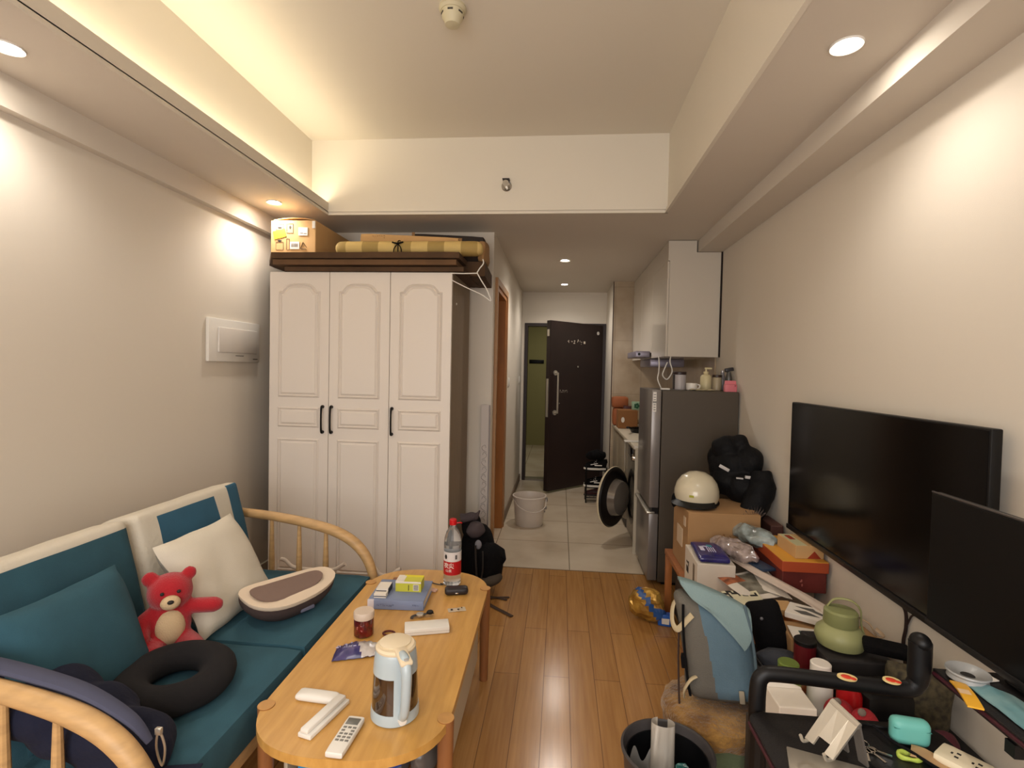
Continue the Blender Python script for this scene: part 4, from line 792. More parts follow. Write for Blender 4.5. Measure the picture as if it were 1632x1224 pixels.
for z in (.06, .17, .36):
    for y in (5.68, 5.84): m.tube([(.31, y, z), (.53, y, z)], .006, spline=False)
    for k in range(6): x = .31 + .22 * k / 5; m.tube([(x, 5.68, z), (x, 5.84, z)], .004, spline=False)
m.obj('wire_frame', BLACKM, t)
def shoe(x, y, z, rz, label, up_, sole, s=1.0):
    t = thing('sneaker', label, 'shoe', (x, y, z), rz=rz, group='sneakers on the shoe rack'); M = LM(t) @ SCL(s, s, s)
    m = MB(M); m.tube([(-.11, 0, .048), (-.07, 0, .055), (-.02, 0, .050), (.05, 0, .036), (.10, 0, .028), (.125, 0, .024)], [.034, .040, .040, .036, .030, .012], seg=14).tube([(-.085, 0, .06), (-.08, 0, .095)], [.036, .034], spline=False); m.obj('upper', up_, t)
    m = MB(M); m.prism([(x_ * .135, y_ * (.042 + .006 * x_)) for x_, y_ in [(math.cos(2 * PI * k / 20), math.sin(2 * PI * k / 20)) for k in range(20)]], 0, .020, bev=.004); m.obj('sole', sole, t)
    m = MB(M)
    for k in range(4): m.box(.0 + k * .018, .006 + k * .018, -.022, .022, .082 - k * .010, .087 - k * .010, .001)
    m.box(-.06, .02, -.046, .046, .045, .056, .002).box(-.03, .05, -.043, .043, .064, .070, .002, M=RY(12)); m.obj('laces', sole, t)
shoe(.415, 5.715, 0.177, 180, 'black sneaker with white sole, front one on the middle shelf of the rack', BLACKF, WHITEP)
shoe(.425, 5.81, 0.177, 178, 'black sneaker with white sole, rear one on the middle shelf of the rack', BLACKF, WHITEP)
shoe(.415, 5.715, .367, 182, 'black sneaker with white sole, front one on top of the rack', BLACKF, MC['white_plastic'])
shoe(.43, 5.81, .367, 176, 'black sneaker with white sole, rear one on top of the rack', BLACKF, WHITEP)
shoe(.41, 5.75, .067, 180, 'dark red shoe on the lowest shelf of the rack', mat('dark_maroon', (66, 30, 30), .7), DARKG, .9)
m = MB(T(.42, 5.76, .515)); m.ell((0, 0, 0), (.11, .08, .055)); m.ell((-.07, -.02, -.0), (.05, .05, .05)); m.wobble(.02, 14, 5); single('baseball_cap', m, BLACKF, 'crumpled black cap thrown on the topmost sneakers', 'cap', (.42, 5.76, .47))
# black rucksack by the wardrobe side
t = thing('rucksack', 'black rucksack with grey hood slumped on the floor beside the wardrobe', 'rucksack', (-.50, 3.35, 0))
m = MB(); m.ell((-.53, 3.40, .20), (.11, .13, .21), p=.8).ell((-.44, 3.30, .18), (.10, .12, .13), p=.8).box(-.52, -.36, 3.25, 3.42, .14, .28, .02, M=T(-.42, 3.33, .2) @ RY(32) @ RZ(12) @ T(.42, -3.33, -.2)).ell((-.57, 3.36, .40), (.07, .09, .08)); m.wobble(.012, 14, 3); o = m.obj('bag_body', BLACKF, t)
m = MB(); m.ell((-.53, 3.30, .40), (.062, .06, .055)).tube([(-.62, 3.30, .47), (-.57, 3.30, .48), (-.53, 3.29, .49), (-.505, 3.285, .525)], [.03, .03, .022, .008]); m.wobble(.012, 20, 5); m.obj('hood', mat('grey_mauve_cloth', (74, 64, 66), .9), t)
m = MB(); m.ell((-.43, 3.23, .105), (.095, .07, .045), M=T(-.43, 3.23, .105) @ RY(-14) @ T(.43, -3.23, -.105)); m.obj('grey_flap', mat('grey_olive_cloth', (72, 64, 56), .9), t)
m = MB(); m.tube([(-.51, 3.20, .33), (-.50, 3.17, .22), (-.49, 3.17, .12)], .014, flat=.4).tube([(-.46, 3.18, .30), (-.455, 3.16, .2), (-.47, 3.17, .1)], .012, flat=.4); m.obj('shoulder_strap', DARKG, t)
m = MB(); m.ell((-.495, 3.215, .33), (.022, .012, .03)); m.obj('grey_patch', mat('grey_patch', (120, 120, 128), .7), t)
STR = mat('dark_webbing', (66, 48, 36), .9)
t = thing('webbing_strap', 'two crossed dark webbing straps lying on the wood floor', 'strap', (-.36, 3.19, 0)); m = MB(); m.tube([(-.44, 3.215, .004), (-.38, 3.20, .004), (-.30, 3.175, .004)], .010, flat=.3).tube([(-.44, 3.16, .007), (-.38, 3.185, .010), (-.33, 3.20, .008), (-.29, 3.215, .004)], .010, flat=.3); m.obj('strap_band', STR, t)
m = MB(); m.tube([(-.42, 3.12, .004), (-.36, 3.06, .004), (-.30, 3.01, .004), (-.25, 2.965, .004)], .014, flat=.25); single('webbing_strap', m, STR, 'single dark strap lying nearer the coffee table leg on the floor', 'strap', (-.33, 3.04, 0))

# ------------------------------------------------------------------ low bench along the right wall and its clutter
ORW = mat('orange_bench_wood', (170, 104, 52), .5, var=.15, vs=4, stretch=(8, 8, 2))
BT = .385
t = thing('low_bench', 'low orange wood bench under the cardboard boxes and papers', 'bench', (.92, 2.62, 0))
m = MB(); m.box(.655, 1.185, 2.07, 3.17, BT - .03, BT, .004); m.obj('bench_top', ORW, t)
for (x, y) in ((.675, 2.68), (.675, 3.14), (1.16, 3.14), (.675, 2.10), (1.16, 2.10)): MB().box(x - .018, x + .018, y - .018, y + .018, 0, BT - .03, .003).obj('leg', ORW, t)
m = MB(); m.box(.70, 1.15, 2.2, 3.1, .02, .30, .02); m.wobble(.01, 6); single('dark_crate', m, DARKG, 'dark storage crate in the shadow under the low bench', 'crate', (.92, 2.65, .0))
t = thing('cardboard_carton', 'open brown cardboard carton with the helmet on it beside the refrigerator', 'box', (.86, 2.93, BT))
m = MB(); m.box(.685, 1.05, 2.75, 3.09, BT + .001, .722, .003); m.smooth = False; m.obj('box_body', CARD, t)
m = MB(); m.box(.6815, .685, 2.86, 2.98, .50, .60).box(.6815, .685, 2.80, 2.84, .63, .68); m.obj('paper_label', mat('faded_label', (206, 184, 156), .8), t)
m = MB(); squiggles(m, 4, .14, .03, T(.93, 2.7495, .60), 41, .001); squiggles(m, 3, .12, .02, T(.93, 2.7495, .55), 42, .001); m.obj('print', mat('carton_print', (120, 80, 46), .8), t)
t = thing('helmet', 'glossy cream riding helmet resting on the brown carton', 'helmet', (.775, 2.95, .727), rz=-25); M = LM(t)
m = MB(M @ T(0, 0, .055)); N = 28; vs = []; fs = []
HLM = mat('cream_helmet', (206, 196, 170), .22, coat=.6)
m.lathe([(.112, -.045), (.120, -.015), (.118, .02), (.106, .06), (.08, .094), (.045, .115), (0, .122)], M=SCL(1.0, 1.16, 1), seg=40, close=False).lathe([(.112, -.045), (.104, -.045), (.106, .0), (.09, .05), (0, .09)], M=SCL(1.0, 1.16, 1), seg=40, close=False); m.obj('shell', HLM, t)
m = MB(M @ T(0, 0, .055)); m.tube([(.114 * math.cos(2 * PI * k / 16), .132 * math.sin(2 * PI * k / 16), -.047) for k in range(16)], .008, closed=True, flat=.8); m.sheet(1, 1, lambda u, v: ((.118 + .035 * v * math.cos((u - .5) * 2.2)) * math.sin((u - .5) * 2.2), -(.136 + .045 * v) * math.cos((u - .5) * 2.2), -.030 - .02 * v), nx=14, ny=4, th=.003); m.obj('rim_and_visor', BLACKP, t)
m = MB(M); m.ell((-.108, -.055, .010), (.016, .03, .04)).tube([(-.108, -.05, .03), (-.10, -.08, -.01), (-.07, -.1, -.0), (-.05, -.11, .006)], .006, flat=.5); m.obj('ear_pad', BLACKF, t)
m = MB(M @ T(0, 0, .055)); m.box(-.012, .012, -.1395, -.134, .0, .012); m.obj('badge', mat('yellow_green', (160, 160, 50), .5), t)
# black jacket heap against the wall
t = thing('black_jacket', 'black padded jacket with reflective strips heaped against the right wall', 'jacket', (1.04, 3.05, .73))
m = MB()
for c, r in (((1.02, 3.16, .90), (.115, .13, .13)), ((1.00, 3.16, 1.00), (.09, .09, .085)), ((1.065, 3.14, 1.035), (.06, .06, .06)), ((1.10, 3.10, .93), (.085, .10, .11)), ((.97, 3.12, .83), (.07, .10, .09)), ((1.06, 3.05, .80), (.10, .10, .09)), ((.99, 3.2, .94), (.09, .08, .10))): m.ell(c, r)
m.wobble(.016, 13, 7); o = m.obj('jacket_body', mat('black_nylon', (9, 9, 12), .7, bump=.6, bs=30, spec=.25), t)
md = o.modifiers.new('r', 'REMESH'); md.mode = 'VOXEL'; md.voxel_size = .009; md.use_smooth_shade = True
md = o.modifiers.new('s', 'SMOOTH'); md.iterations = 3
m = MB(); m.tube([(1.135, 3.00, .90), (1.13, 2.97, .83), (1.09, 2.93, .75), (1.04, 2.90, .66), (1.02, 2.88, .60)], [.055, .072, .072, .058, .035], seg=16); m.wobble(.008, 16, 2); m.obj('sleeve', MC['black_nylon'], t)
m = MB(T(.945, 3.03, .912) @ RY(28)); m.box(-.030, .030, -.006, .004, -.009, .009, .002); m.M = T(1.02, 2.985, .865) @ RY(4); m.box(-.022, .015, -.006, .004, -.004, .004, .001); m.M = T(1.075, 2.982, .872) @ RY(5); m.box(-.03, .03, -.006, .006, -.008, .008, .002); m.obj('reflective_strip', mat('reflective_silver', (196, 192, 190), .4), t)
m = MB(); m.box(1.12, 1.185, 2.80, 3.0, BT + .001, .66, .006); m.smooth = False; single('maroon_box', m, mat('maroon_box', (84, 52, 46), .6), 'upright dark maroon box between the jacket sleeve and the right wall', 'box', (1.14, 2.92, BT))
# white carton with blue wipes
t = thing('white_carton', 'white cardboard carton with handle slot at the bench edge', 'box', (.745, 2.56, BT)); WC = mat('white_carton_board', (210, 200, 186), .7)
m = MB(T(.74, 2.555, 0) @ RZ(-2)); m.box(-.085, .085, -.135, .135, BT + .001, .572, .003); m.smooth = False; m.obj('box_body', WC, t)
m = MB(T(.74, 2.555, 0) @ RZ(-2)); m.box(-.0862, -.0845, -.085, -.05, .43, .545, .01); m.obj('handle_slot', mat('slot_shadow', (120, 106, 88), .8), t)
m = MB(T(.74, 2.555, 0) @ RZ(-2)); m.box(-.0862, -.0848, .045, .09, .455, .485).box(-.0862, -.0848, .04, .052, .49, .515).box(-.0862, -.0848, .06, .09, .50, .508); m.obj('print', INK, t)
t = thing('wet_wipes', 'deep blue packet of wipes with white lettering on the white carton', 'packet', (.735, 2.52, .573))
m = MB(T(.737, 2.545, .588) @ RZ(-3) @ RX(90)); m.cushion(.14, .235, .026, .012, .004, n=12, wob=.004); m.obj('packet_body', mat('ultramarine_film', (34, 30, 108), .25, rgb2=(22, 18, 86), vs=20, spec=.8), t)
m = MB(T(.725, 2.545, .6055) @ RZ(-3)); m.box(-.035, -.015, -.035, .03, 0, .0012).box(-.035, .01, .022, .032, 0, .0012)
for k in range(4): m.box(-.002 + k * .010, .002 + k * .010, -.05, .015, 0, .0012)
m.obj('lettering', mat('pale_lilac', (206, 204, 226), .5), t)
m = MB(T(.725, 2.545, .6055) @ RZ(-3)); m.box(.005, .03, .025, .05, 0, .0015, .0005); m.obj('teal_print', mat('teal_print', (60, 140, 150), .5), t)
def filmbag(name, c, r, rot, mt, label, seed, cat='bag'):
    m = MB(T(*c) @ RZ(rot)); m.ell((0, 0, 0), r, seg=30, rings=18, p=.85); m.wobble(.016, 22, seed); m.wobble(.006, 60, seed)
    return single(name, m, mt, label, cat, (c[0], c[1], c[2] - r[2]))
FILM = mat('crinkled_film', (176, 160, 156), .16, rgb2=(120, 104, 96), vs=30, spec=1.0, coat=.6)
FILM2 = mat('blue_film', (160, 176, 178), .16, rgb2=(110, 116, 112), vs=16, spec=1.0, coat=.6)
filmbag('plastic_bag', (.865, 2.585, .600), (.055, .15, .040), 22, FILM, 'crumpled pinkish clear plastic bag beside the blue wipes', 3)
filmbag('plastic_bag', (.985, 2.66, .640), (.055, .13, .045), 28, FILM2, 'bluish clear plastic bag rolled up beside the orange lidded box', 5)
m = MB(T(1.03, 2.785, .70) @ RZ(20))
for k in range(9): a = -60 + k * 15; m.sheet(1, 1, lambda u, v: ((.01 + .07 * v) * math.sin(R(a)) + (u - .5) * .018 * v, (u - .5) * .02, (.01 + .075 * v) * math.cos(R(a)) - .02), nx=2, ny=4, th=.001)
single('plastic_bag', m, FILM, 'gathered end of a clear plastic bag in front of the jacket sleeve', 'bag', (1.03, 2.785, .67))
m = MB(T(.94, 2.45, .50) @ RZ(6)); m.box(-.10, .22, -.06, .27, -.114, -.005, .006); m.smooth = False; single('paper_stack', m, mat('grey_paper_edges', (150, 136, 116), .8, var=.35, vs=40, stretch=(1, 1, 12)), 'thick stack of papers on the bench carrying the orange lidded box', 'paper stack', (.95, 2.5, BT + .001))
t = thing('keepsake_box', 'dark red box with orange and yellow lid against the right wall', 'box', (1.085, 2.52, .497))
m = MB(); m.box(.995, 1.18, 2.345, 2.70, .497, .595, .003); m.smooth = False; m.obj('box_body', mat('dark_red_card', (104, 38, 34), .5, var=.3, vs=8), t)
m = MB(); m.box(.990, 1.185, 2.338, 2.705, .590, .637, .002); m.smooth = False
for f in m.bm.faces: f.material_index = 1 if abs(f.normal.z) > .5 or True else 0
l = MB(); l.smooth = False; l.box(.990, 1.185, 2.338, 2.705, .588, .634, .002); l.obj('lid', mat('orange_card', (170, 72, 38), .5), t)
m.bm.free()
MB().box(.991, 1.184, 2.339, 2.704, .6335, .6365).obj('lid_top', mat('yellow_card', (222, 160, 60), .5), t)
m = MB(); squiggles(m, 1, .03, .04, T(1.08, 2.3445, .535), 51, .001); m.obj('gold_print', mat('pink_gold', (170, 100, 90), .4), t)
t = thing('tea_box', 'small kraft box with pale printed lid on the orange lidded box', 'box', (1.115, 2.45, .637))
m = MB(T(1.115, 2.46, .637) @ RZ(3)); m.box(-.062, .062, -.085, .085, 0, .058, .002); m.smooth = False; m.obj('box_body', CARDL, t)
m = MB(T(1.115, 2.46, .637) @ RZ(3)); m.box(-.058, -.01, -.082, .08, .058, .0592); m.obj('pale_panel', mat('cream_green', (198, 192, 150), .6), t)
m = MB(T(1.115, 2.46, .637) @ RZ(3)); m.prism([(-.01, .002), (.05, .002), (.02, .035)], .0852, .0862, M=RX(90)).box(-.045, -.02, .0, .06, .0592, .0600); m.obj('red_triangle', mat('rust_print', (150, 52, 26), .6), t)

def leaf(name, corners, m_, label, th=.0012, bend=.006, seed=1, mf=None, cat='paper', group=None):
    a, b, c, d = [Vector(p) for p in corners]; cx = sum((p.x for p in (a, b, c, d))) / 4; cy = sum((p.y for p in (a, b, c, d))) / 4; z0 = min(p.z for p in (a, b, c, d))
    def fn(u, v):
        p = a * (1 - u) * (1 - v) + b * u * (1 - v) + c * u * v + d * (1 - u) * v
        return (p.x, p.y, p.z + bend * noise.noise(Vector((u * 2.2, v * 2.2, seed))) + bend * 1.2 * math.sin(PI * u) * math.sin(PI * v))
    m = MB(); m.sheet(1, 1, fn, nx=18, ny=14, th=th, mf=mf); return single(name, m, m_, label, cat, (cx, cy, z0), group)
INKG = mat('grey_print_ink', (92, 90, 86), .7); ORP = mat('orange_photo_print', (184, 110, 72), .6, rgb2=(96, 46, 26), vs=30)
leaf('leaflet', [(.80, 2.20, .506), (.99, 2.28, .506), (.90, 2.50, .520), (.74, 2.42, .514)], [PAPER, ORP, mat('grey_photo_print', (150, 146, 132), .4, rgb2=(96, 92, 80), vs=24, spec=.9)], 'glossy leaflet with orange and grey pictures beside the blue wipes', mf=lambda u, v: 1 if v > .62 and u < .55 else (2 if .15 < v < .9 and u > .3 else 0), seed=3)
leaf('leaflet', [(.74, 2.02, .500), (.86, 2.05, .508), (.86, 2.28, .518), (.72, 2.30, .500)], [mat('cream_leaflet', (212, 206, 176), .6), INK], 'cream leaflet with black lettering drooping behind the backpack', mf=lambda u, v: 1 if (v > .80 and noise.noise(Vector((u * 26, v * 17, 1))) > .02) or (u < .22 and v > .35 and noise.noise(Vector((u * 20, v * 26, 4))) > .1) else 0, seed=5)
leaf('paper_sheet', [(.90, 2.30, .516), (.985, 2.22, .516), (.995, 2.60, .530), (.93, 2.62, .530)], PAPER, 'blank white sheet lying against the orange lidded box', seed=8, cat='paper')
leaf('paper_strip', [(1.03, 2.05, .535), (1.08, 2.10, .535), (.87, 2.60, .560), (.83, 2.56, .556)], mat('white_wrap', (206, 190, 176), .5), 'long white paper strip running across the pile of papers', seed=11, th=.004)
m = MB(T(1.0, 1.93, .41)); m.box(-.15, .17, -.022, .12, 0, .095, .006); m.smooth = False; single('brown_box', m, CARD, 'brown box under the folded white carton and green card', 'box', (1.0, 1.93, .406))
t = thing('white_sleeve_box', 'flat white box with dark angular artwork on the pile of papers', 'box', (.985, 2.06, .512))
m = MB(T(.985, 2.055, .525) @ RZ(-32)); m.box(-.085, .085, -.055, .055, -.008, .014, .002); m.smooth = False; m.obj('box_body', PAPER, t)
m = MB(T(.985, 2.055, .5395) @ RZ(-32)); m.prism([(-.06, .02), (.0, .035), (.01, .02), (.07, -.01), (.06, -.02), (.0, .005)], 0, .0008).prism([(-.06, -.02), (-.02, -.005), (.03, -.03), (-.03, -.04)], 0, .0008); m.obj('artwork', INKG, t)
m = MB(); m.box(.86, .955, 2.10, 2.19, .50, .524, .003); m.smooth = False; single('kraft_box', m, CARDL, 'small kraft box edge showing beneath the paper pile by the black pouch', 'box', (.905, 2.145, .50))
leaf('postcard', [(.845, 1.87, .513), (.955, 1.86, .513), (.96, 1.965, .516), (.865, 1.985, .516)], [PAPER, mat('slate_green', (76, 98, 92), .5)], 'white card with slate green picture in front of the flat white box', mf=lambda u, v: 1 if .25 < u < .8 and .2 < v < .75 else 0, bend=.002)
m = MB(); m.sheet(1, 1, lambda u, v: (.94 + .075 * u, 2.42 + .13 * v, .652 + .002 * u), nx=3, ny=3, th=.008)
single('booklet', MB(T(.935, 2.48, .560) @ RZ(18)).box(-.03, .04, -.08, .08, 0, .012, .002), mat('blue_booklet', (46, 62, 84), .4), 'dark blue booklet poking out beside the orange lidded box', 'booklet', (.935, 2.48, .56)); m.bm.free()

# near end: low black cabinet
t = thing('low_cabinet', 'low black cabinet covered in clutter between bench and desk', 'cabinet', (.965, 1.68, 0)); BC = .405
m = MB(); m.box(.745, 1.185, 1.30, 2.055, .04, BC, .004); m.smooth = False; m.obj('cabinet_body', BLACKP, t)
m = MB(); m.box(.738, .745, 1.31, 1.67, .05, .395, .001).box(.738, .745, 1.68, 2.045, .05, .395, .001); m.smooth = False; m.obj('door', BLACKP, t)
m = MB(); m.box(.77, 1.16, 1.33, 2.03, 0, .04); m.obj('plinth', BLACKP, t)
t = thing('green_jug', 'fat olive green water jug with strap on the clutter pile', 'jug', (.955, 1.80, .546)); M = LM(t)
GJ = mat('olive_green_plastic', (152, 154, 106), .4)
MB(M).lathe([(.05, 0), (.068, .008), (.076, .03), (.072, .052), (.052, .072), (.048, .076)], seg=40).obj('jug_body', GJ, t)
MB(M).lathe([(.050, .076), (.052, .080), (.050, .118), (.044, .124), (0, .126)], seg=36).obj('cap', mat('olive_cap', (132, 136, 90), .4), t)
m = MB(M); m.tube([(-.03, .03, .120), (-.01, .02, .150), (.03, .0, .155), (.055, -.01, .13), (.06, -.01, .08), (.07, -.02, .04)], .008, flat=.4); m.obj('strap', GJ, t)
m = MB(M); m.tube([(.055, 0, .10), (.085, -.01, .085), (.105, -.02, .05), (.12, -.03, .055), (.10, -.02, .075)], .007, flat=.4); m.obj('cord', mat('beige_cord', (180, 154, 124), .8), t)
m = MB(); m.box(.87, 1.08, 1.71, 1.90, BC + .001, .545, .008); m.smooth = False; single('dark_box', m, mat('charcoal_box', (38, 34, 34), .7), 'charcoal box holding up the green jug', 'box', (.99, 1.8, BC))
t = thing('black_pouch', 'black neoprene pouch standing behind the blue backpack', 'pouch', (.80, 2.0, .41)); m = MB(T(.800, 2.0, .50) @ RZ(-20) @ RX(-12) @ RY(-18)); m.cushion(.12, .19, .05, .024, .02, n=12, wob=.004); m.obj('pouch_body', BLACKF, t)
m = MB(T(.765, 1.965, .545)); m.ell((0, 0, 0), (.006, .004, .006)); m.obj('logo_dot', mat('grey_dot', (110, 108, 112), .5), t)
m = MB(); m.ell((.80, 1.90, .435), (.07, .05, .032)).ell((.86, 1.87, .43), (.05, .04, .028)); m.wobble(.010, 22, 9); single('grey_cloth', m, mat('slate_cloth2', (58, 60, 66), .9, bump=.5, bs=60), 'crumpled slate grey cloth below the black pouch', 'cloth', (.82, 1.89, .405))
t = thing('red_can', 'dark red tin standing under the green card', 'can', (.835, 1.78, BC)); MB(LM(t)).cyl(.033, .001, .155, bev=.003).obj('can_body', mat('deep_red_tin', (92, 20, 26), .35), t); MB(LM(t)).cyl(.034, .150, .165, bev=.002).obj('lid', BLACKP, t)
def bottle(name, x, y, h, r, mb_, mc_, label, cat='bottle', z=BC, caph=.03):
    t = thing(name, label, cat, (x, y, z)); M = LM(t)
    MB(M).lathe([(r * .9, .001), (r, .006), (r, h * .72), (r * .8, h * .84), (r * .75, h - caph * .6)], seg=30).obj('bottle_body', mb_, t); MB(M).cyl(r * .82, h - caph, h, bev=.003).obj('cap', mc_, t); return t
bottle('green_bottle', .705, 1.60, .185, .036, mat('lime_glass', (134, 146, 70), .3), mat('green_cap', (94, 112, 44), .4), 'small bottle with olive green cap behind the black desk rail', caph=.045, z=.402)
bottle('pill_bottle', .790, 1.585, .195, .034, WHITEP, mat('white_cap', (224, 216, 206), .4), 'white pill bottle with wide white cap behind the black desk rail', caph=.035)
t = thing('red_bottle', 'small bright red bottle right of the white pill bottle', 'bottle', (.865, 1.57, BC)); MB(LM(t)).lathe([(.030, .001), (.033, .006), (.033, .115), (.022, .145), (.020, .155)], seg=28).obj('bottle_body', RED, t); MB(LM(t)).box(-.004, .016, -.012, .008, .153, .163, .002).obj('spout', PAPER, t)
m = MB(T(.96, 1.60, .47) @ RZ(10)); m.cushion(.15, .13, .12, .02, .005, n=6); single('black_case', m, BLACKP, 'black hard case behind the orange sticker of the desk rail', 'case', (.96, 1.6, BC))
m = MB(T(1.085, 1.62, .50) @ RZ(-6)); m.pillow(.16, .20, .12, n=14, wob=.014); single('mesh_bag', m, mat('olive_mesh', (86, 78, 56), .8, rgb2=(52, 46, 36), vs=60), 'olive checked cloth bag against the right wall', 'bag', (1.085, 1.62, .405))
m = MB(T(1.04, 1.70, .60) @ RZ(-20) @ RX(10)); m.box(-.06, .06, -.03, .03, -.015, .012, .008); m.wobble(.004, 20); single('black_strap_pack', m, BLACKF, 'black folded pouch at the right of the green jug', 'pouch', (1.04, 1.70, .575))
m = MB(); m.box(.60, .738, 1.28, 1.64, .001, .40, .006); m.smooth = False; single('storage_box', m, DARKG, 'dark storage box on the floor between stool and low cabinet', 'box', (.67, 1.46, 0))
m = MB(); m.box(.606, .704, 1.42, 1.51, .402, .560, .003); m.smooth = False; m.sheet(1, 1, lambda u, v: (.606 + .098 * u, 1.51 + .01 * v, .558 + .035 * v * (1 - u)), nx=6, ny=3, th=.002); single('open_white_box', m, PAPER, 'open white box seen through the gap under the desk rail', 'box', (.655, 1.46, .402))
m = MB(); m.box(.746, .92, 1.36, 1.50, BC + .001, .478, .004); m.smooth = False; single('shallow_box', m, DARKG, 'shallow dark box carrying the two red plush balls', 'box', (.83, 1.43, BC))
for (x, y, z, lb) in ((.782, 1.462, .522, 'dark red plush ball seen left under the desk rail'), (.822, 1.42, .524, 'larger red plush ball seen right under the desk rail')):
    t = thing('plush_ball', lb, 'ball', (x, y, z - .045)); m = MB(); m.ell((x, y, z), (.038, .036, .046)); m.wobble(.003, 20); m.obj('ball', mat('crimson_plush', (150, 30, 38), .9, bump=.4, bs=200), t); MB().ell((x - .012, y - .01, z + .044), (.010, .008, .010)).obj('tuft', mat('grey_tuft', (120, 112, 104), .9), t)
m = MB(T(1.0, 1.42, .47)); m.ell((0, 0, 0), (.06, .05, .062)); m.wobble(.01, 20, 4); single('maroon_pouch', m, mat('maroon_cloth', (72, 20, 34), .8), 'dark maroon cloth pouch in the shadow under the desk rail', 'pouch', (1.0, 1.42, .405))
m = MB(T(.74 + .03, 1.76, BC)); m.box(-.03, .06, -.03, .03, .001, .05, .012); m.wobble(.006, 20, 2); single('orange_wrapper', m, mat('orange_wrap', (176, 96, 50), .4, rgb2=(206, 170, 140), vs=22), 'small orange and pink wrapper left of the green capped bottle', 'wrapper', (.78, 1.76, BC))

# gold snack bag and a blue packet on the floor by the refrigerator
t = thing('snack_bag', 'crumpled gold and blue snack bag lying on the wood floor', 'bag', (.535, 3.03, 0))
m = MB(T(.535, 3.03, .095) @ RZ(-18)); m.ell((0, 0, 0), (.095, .05, .092), p=.8, seg=30, rings=18); m.wobble(.028, 15, 6); m.wobble(.008, 40, 2)
for f in m.bm.faces:
    c = f.calc_center_median(); f.material_index = 1 if abs((c.x - .50) + (c.z - .17) * .8) < .018 or (c.x > .57 and c.z < .1 and c.z > .06) else 0
m.bm.transform(T(0, 0, -min(v.co.z for v in m.bm.verts) + .001)); m.smooth = False; m.obj('bag_film', [mat('gold_foil', (196, 156, 72), .3, metal=.5, rgb2=(150, 110, 50), vs=14), mat('blue_foil', (46, 82, 140), .35)], t)
m = MB(T(.625, 2.99, .001) @ RZ(-10)); m.box(-.035, .04, -.02, .03, 0, .065, .006); m.mi = 1; m.box(-.012, .03, -.0215, -.0195, .015, .045); m.wobble(.004, 25, 3); single('blue_packet', m, [mat('bright_blue_packet', (38, 92, 178), .35), PAPER], 'small bright blue packet beside the gold snack bag', 'packet', (.625, 2.99, 0))

# ------------------------------------------------------------------ stool, backpack, bin
t = thing('stool', 'round green velvet stool with golden fur top under the backpack', 'stool', (.562, 1.84, 0)); GV = mat('green_velvet', (104, 116, 84), .9, bump=.4, bs=80, var=.25, vs=9, sheen=.3)
M = LM(t); MB(M).lathe([(.145, .0), (.158, .012), (.162, .12), (.160, .235), (.150, .25)], seg=44).obj('stool_body', GV, t)
m = MB(M); m.lathe([(.150, .225), (.170, .235), (.176, .262), (.168, .288), (.140, .300), (.0, .304)], seg=60); m.wobble(.010, 28, 2); m.obj('fur_top', mat('golden_fur', (168, 126, 62), .95, bump=1.0, bs=90, rgb2=(110, 74, 34), vs=14, sheen=.4), t)
t = thing('backpack', 'pale blue and grey backpack leaning on the furry stool', 'backpack', (.56, 1.86, .31), rz=0)
BL = mat('dusty_blue_canvas', (94, 120, 136), .9, bump=.35, bs=260, var=.15, vs=6); GR = mat('warm_grey_canvas', (104, 100, 92), .9, bump=.35, bs=260, var=.12, vs=6); PB = mat('pale_blue_flap', (124, 146, 148), .9, bump=.3, bs=260)
BM = T(.575, 1.868, .50) @ RZ(-14) @ RY(-7) @ RX(-10)      # local x to the right, local y away from the camera
def bagdef(P):
    x, y, z = P
    if z > 0: z -= (x + .115) * .42 * min(1, z / .17); x -= .018 * z / .17
    return (x, y, z)
m = MB(); m.cushion(.235, .375, .155, .055, .018, n=44, wob=.008, mf=lambda s_, u, v: 0 if (s_ == 2 and u > .46 - .16 * v + .12 * (v > .5) * (v - .5)) or s_ in (1,) else 1)
for v in m.bm.verts: v.co = Vector(bagdef(v.co))
m.bm.transform(BM); m.obj('bag_body', [BL, GR], t, angle=70)
m = MB(BM)
def flap(u, v):
    w_ = .118 * (1 - .55 * v ** 3) * (1 - .12 * (1 - v) ** 3); cx = -.012 + .045 * v
    x = cx + (u - .5) * 2 * w_ + .0
    a = min(1, v / .45); y = .06 - .125 * a - .028 * max(0, v - .45) / .55 * 1.0 - .006
    z = .205 - (x + .115) * .42 + .016 * math.sin(PI * min(1, v * 1.3)) - .10 * max(0, v - .40) / .6 * (.3 + .8 * u) - .010 * abs(2 * u - 1) ** 3
    return (x, y - .012 * math.sin(PI * u) * v, z)
m.sheet(1, 1, flap, nx=26, ny=22, th=.010); m.obj('top_flap', PB, t, angle=70)
m = MB(BM); m.tube([(-.098, -.077, .135), (-.104, -.086, .06), (-.106, -.088, -.03), (-.104, -.084, -.12), (-.10, -.078, -.16)], .0045); m.obj('zip_line', BLACKF, t)
m = MB(BM); m.tube([(.102, -.070, .14), (.112, -.080, .06), (.116, -.082, -.03), (.112, -.078, -.13)], .005); m.obj('seam_piping', mat('blue_grey_piping', (80, 98, 108), .9), t)
m = MB(BM); m.tube([(-.105, .0, .155), (-.135, -.02, .12), (-.142, -.045, .07), (-.125, -.07, .05), (-.09, -.085, .085), (-.07, -.088, .105)], .011, flat=.35); m.tube([(-.075, -.085, -.095), (-.095, -.093, -.105), (-.118, -.085, -.14), (-.122, -.06, -.17)], .011, flat=.35); m.obj('cream_strap', mat('cream_webbing', (186, 170, 138), .85), t)
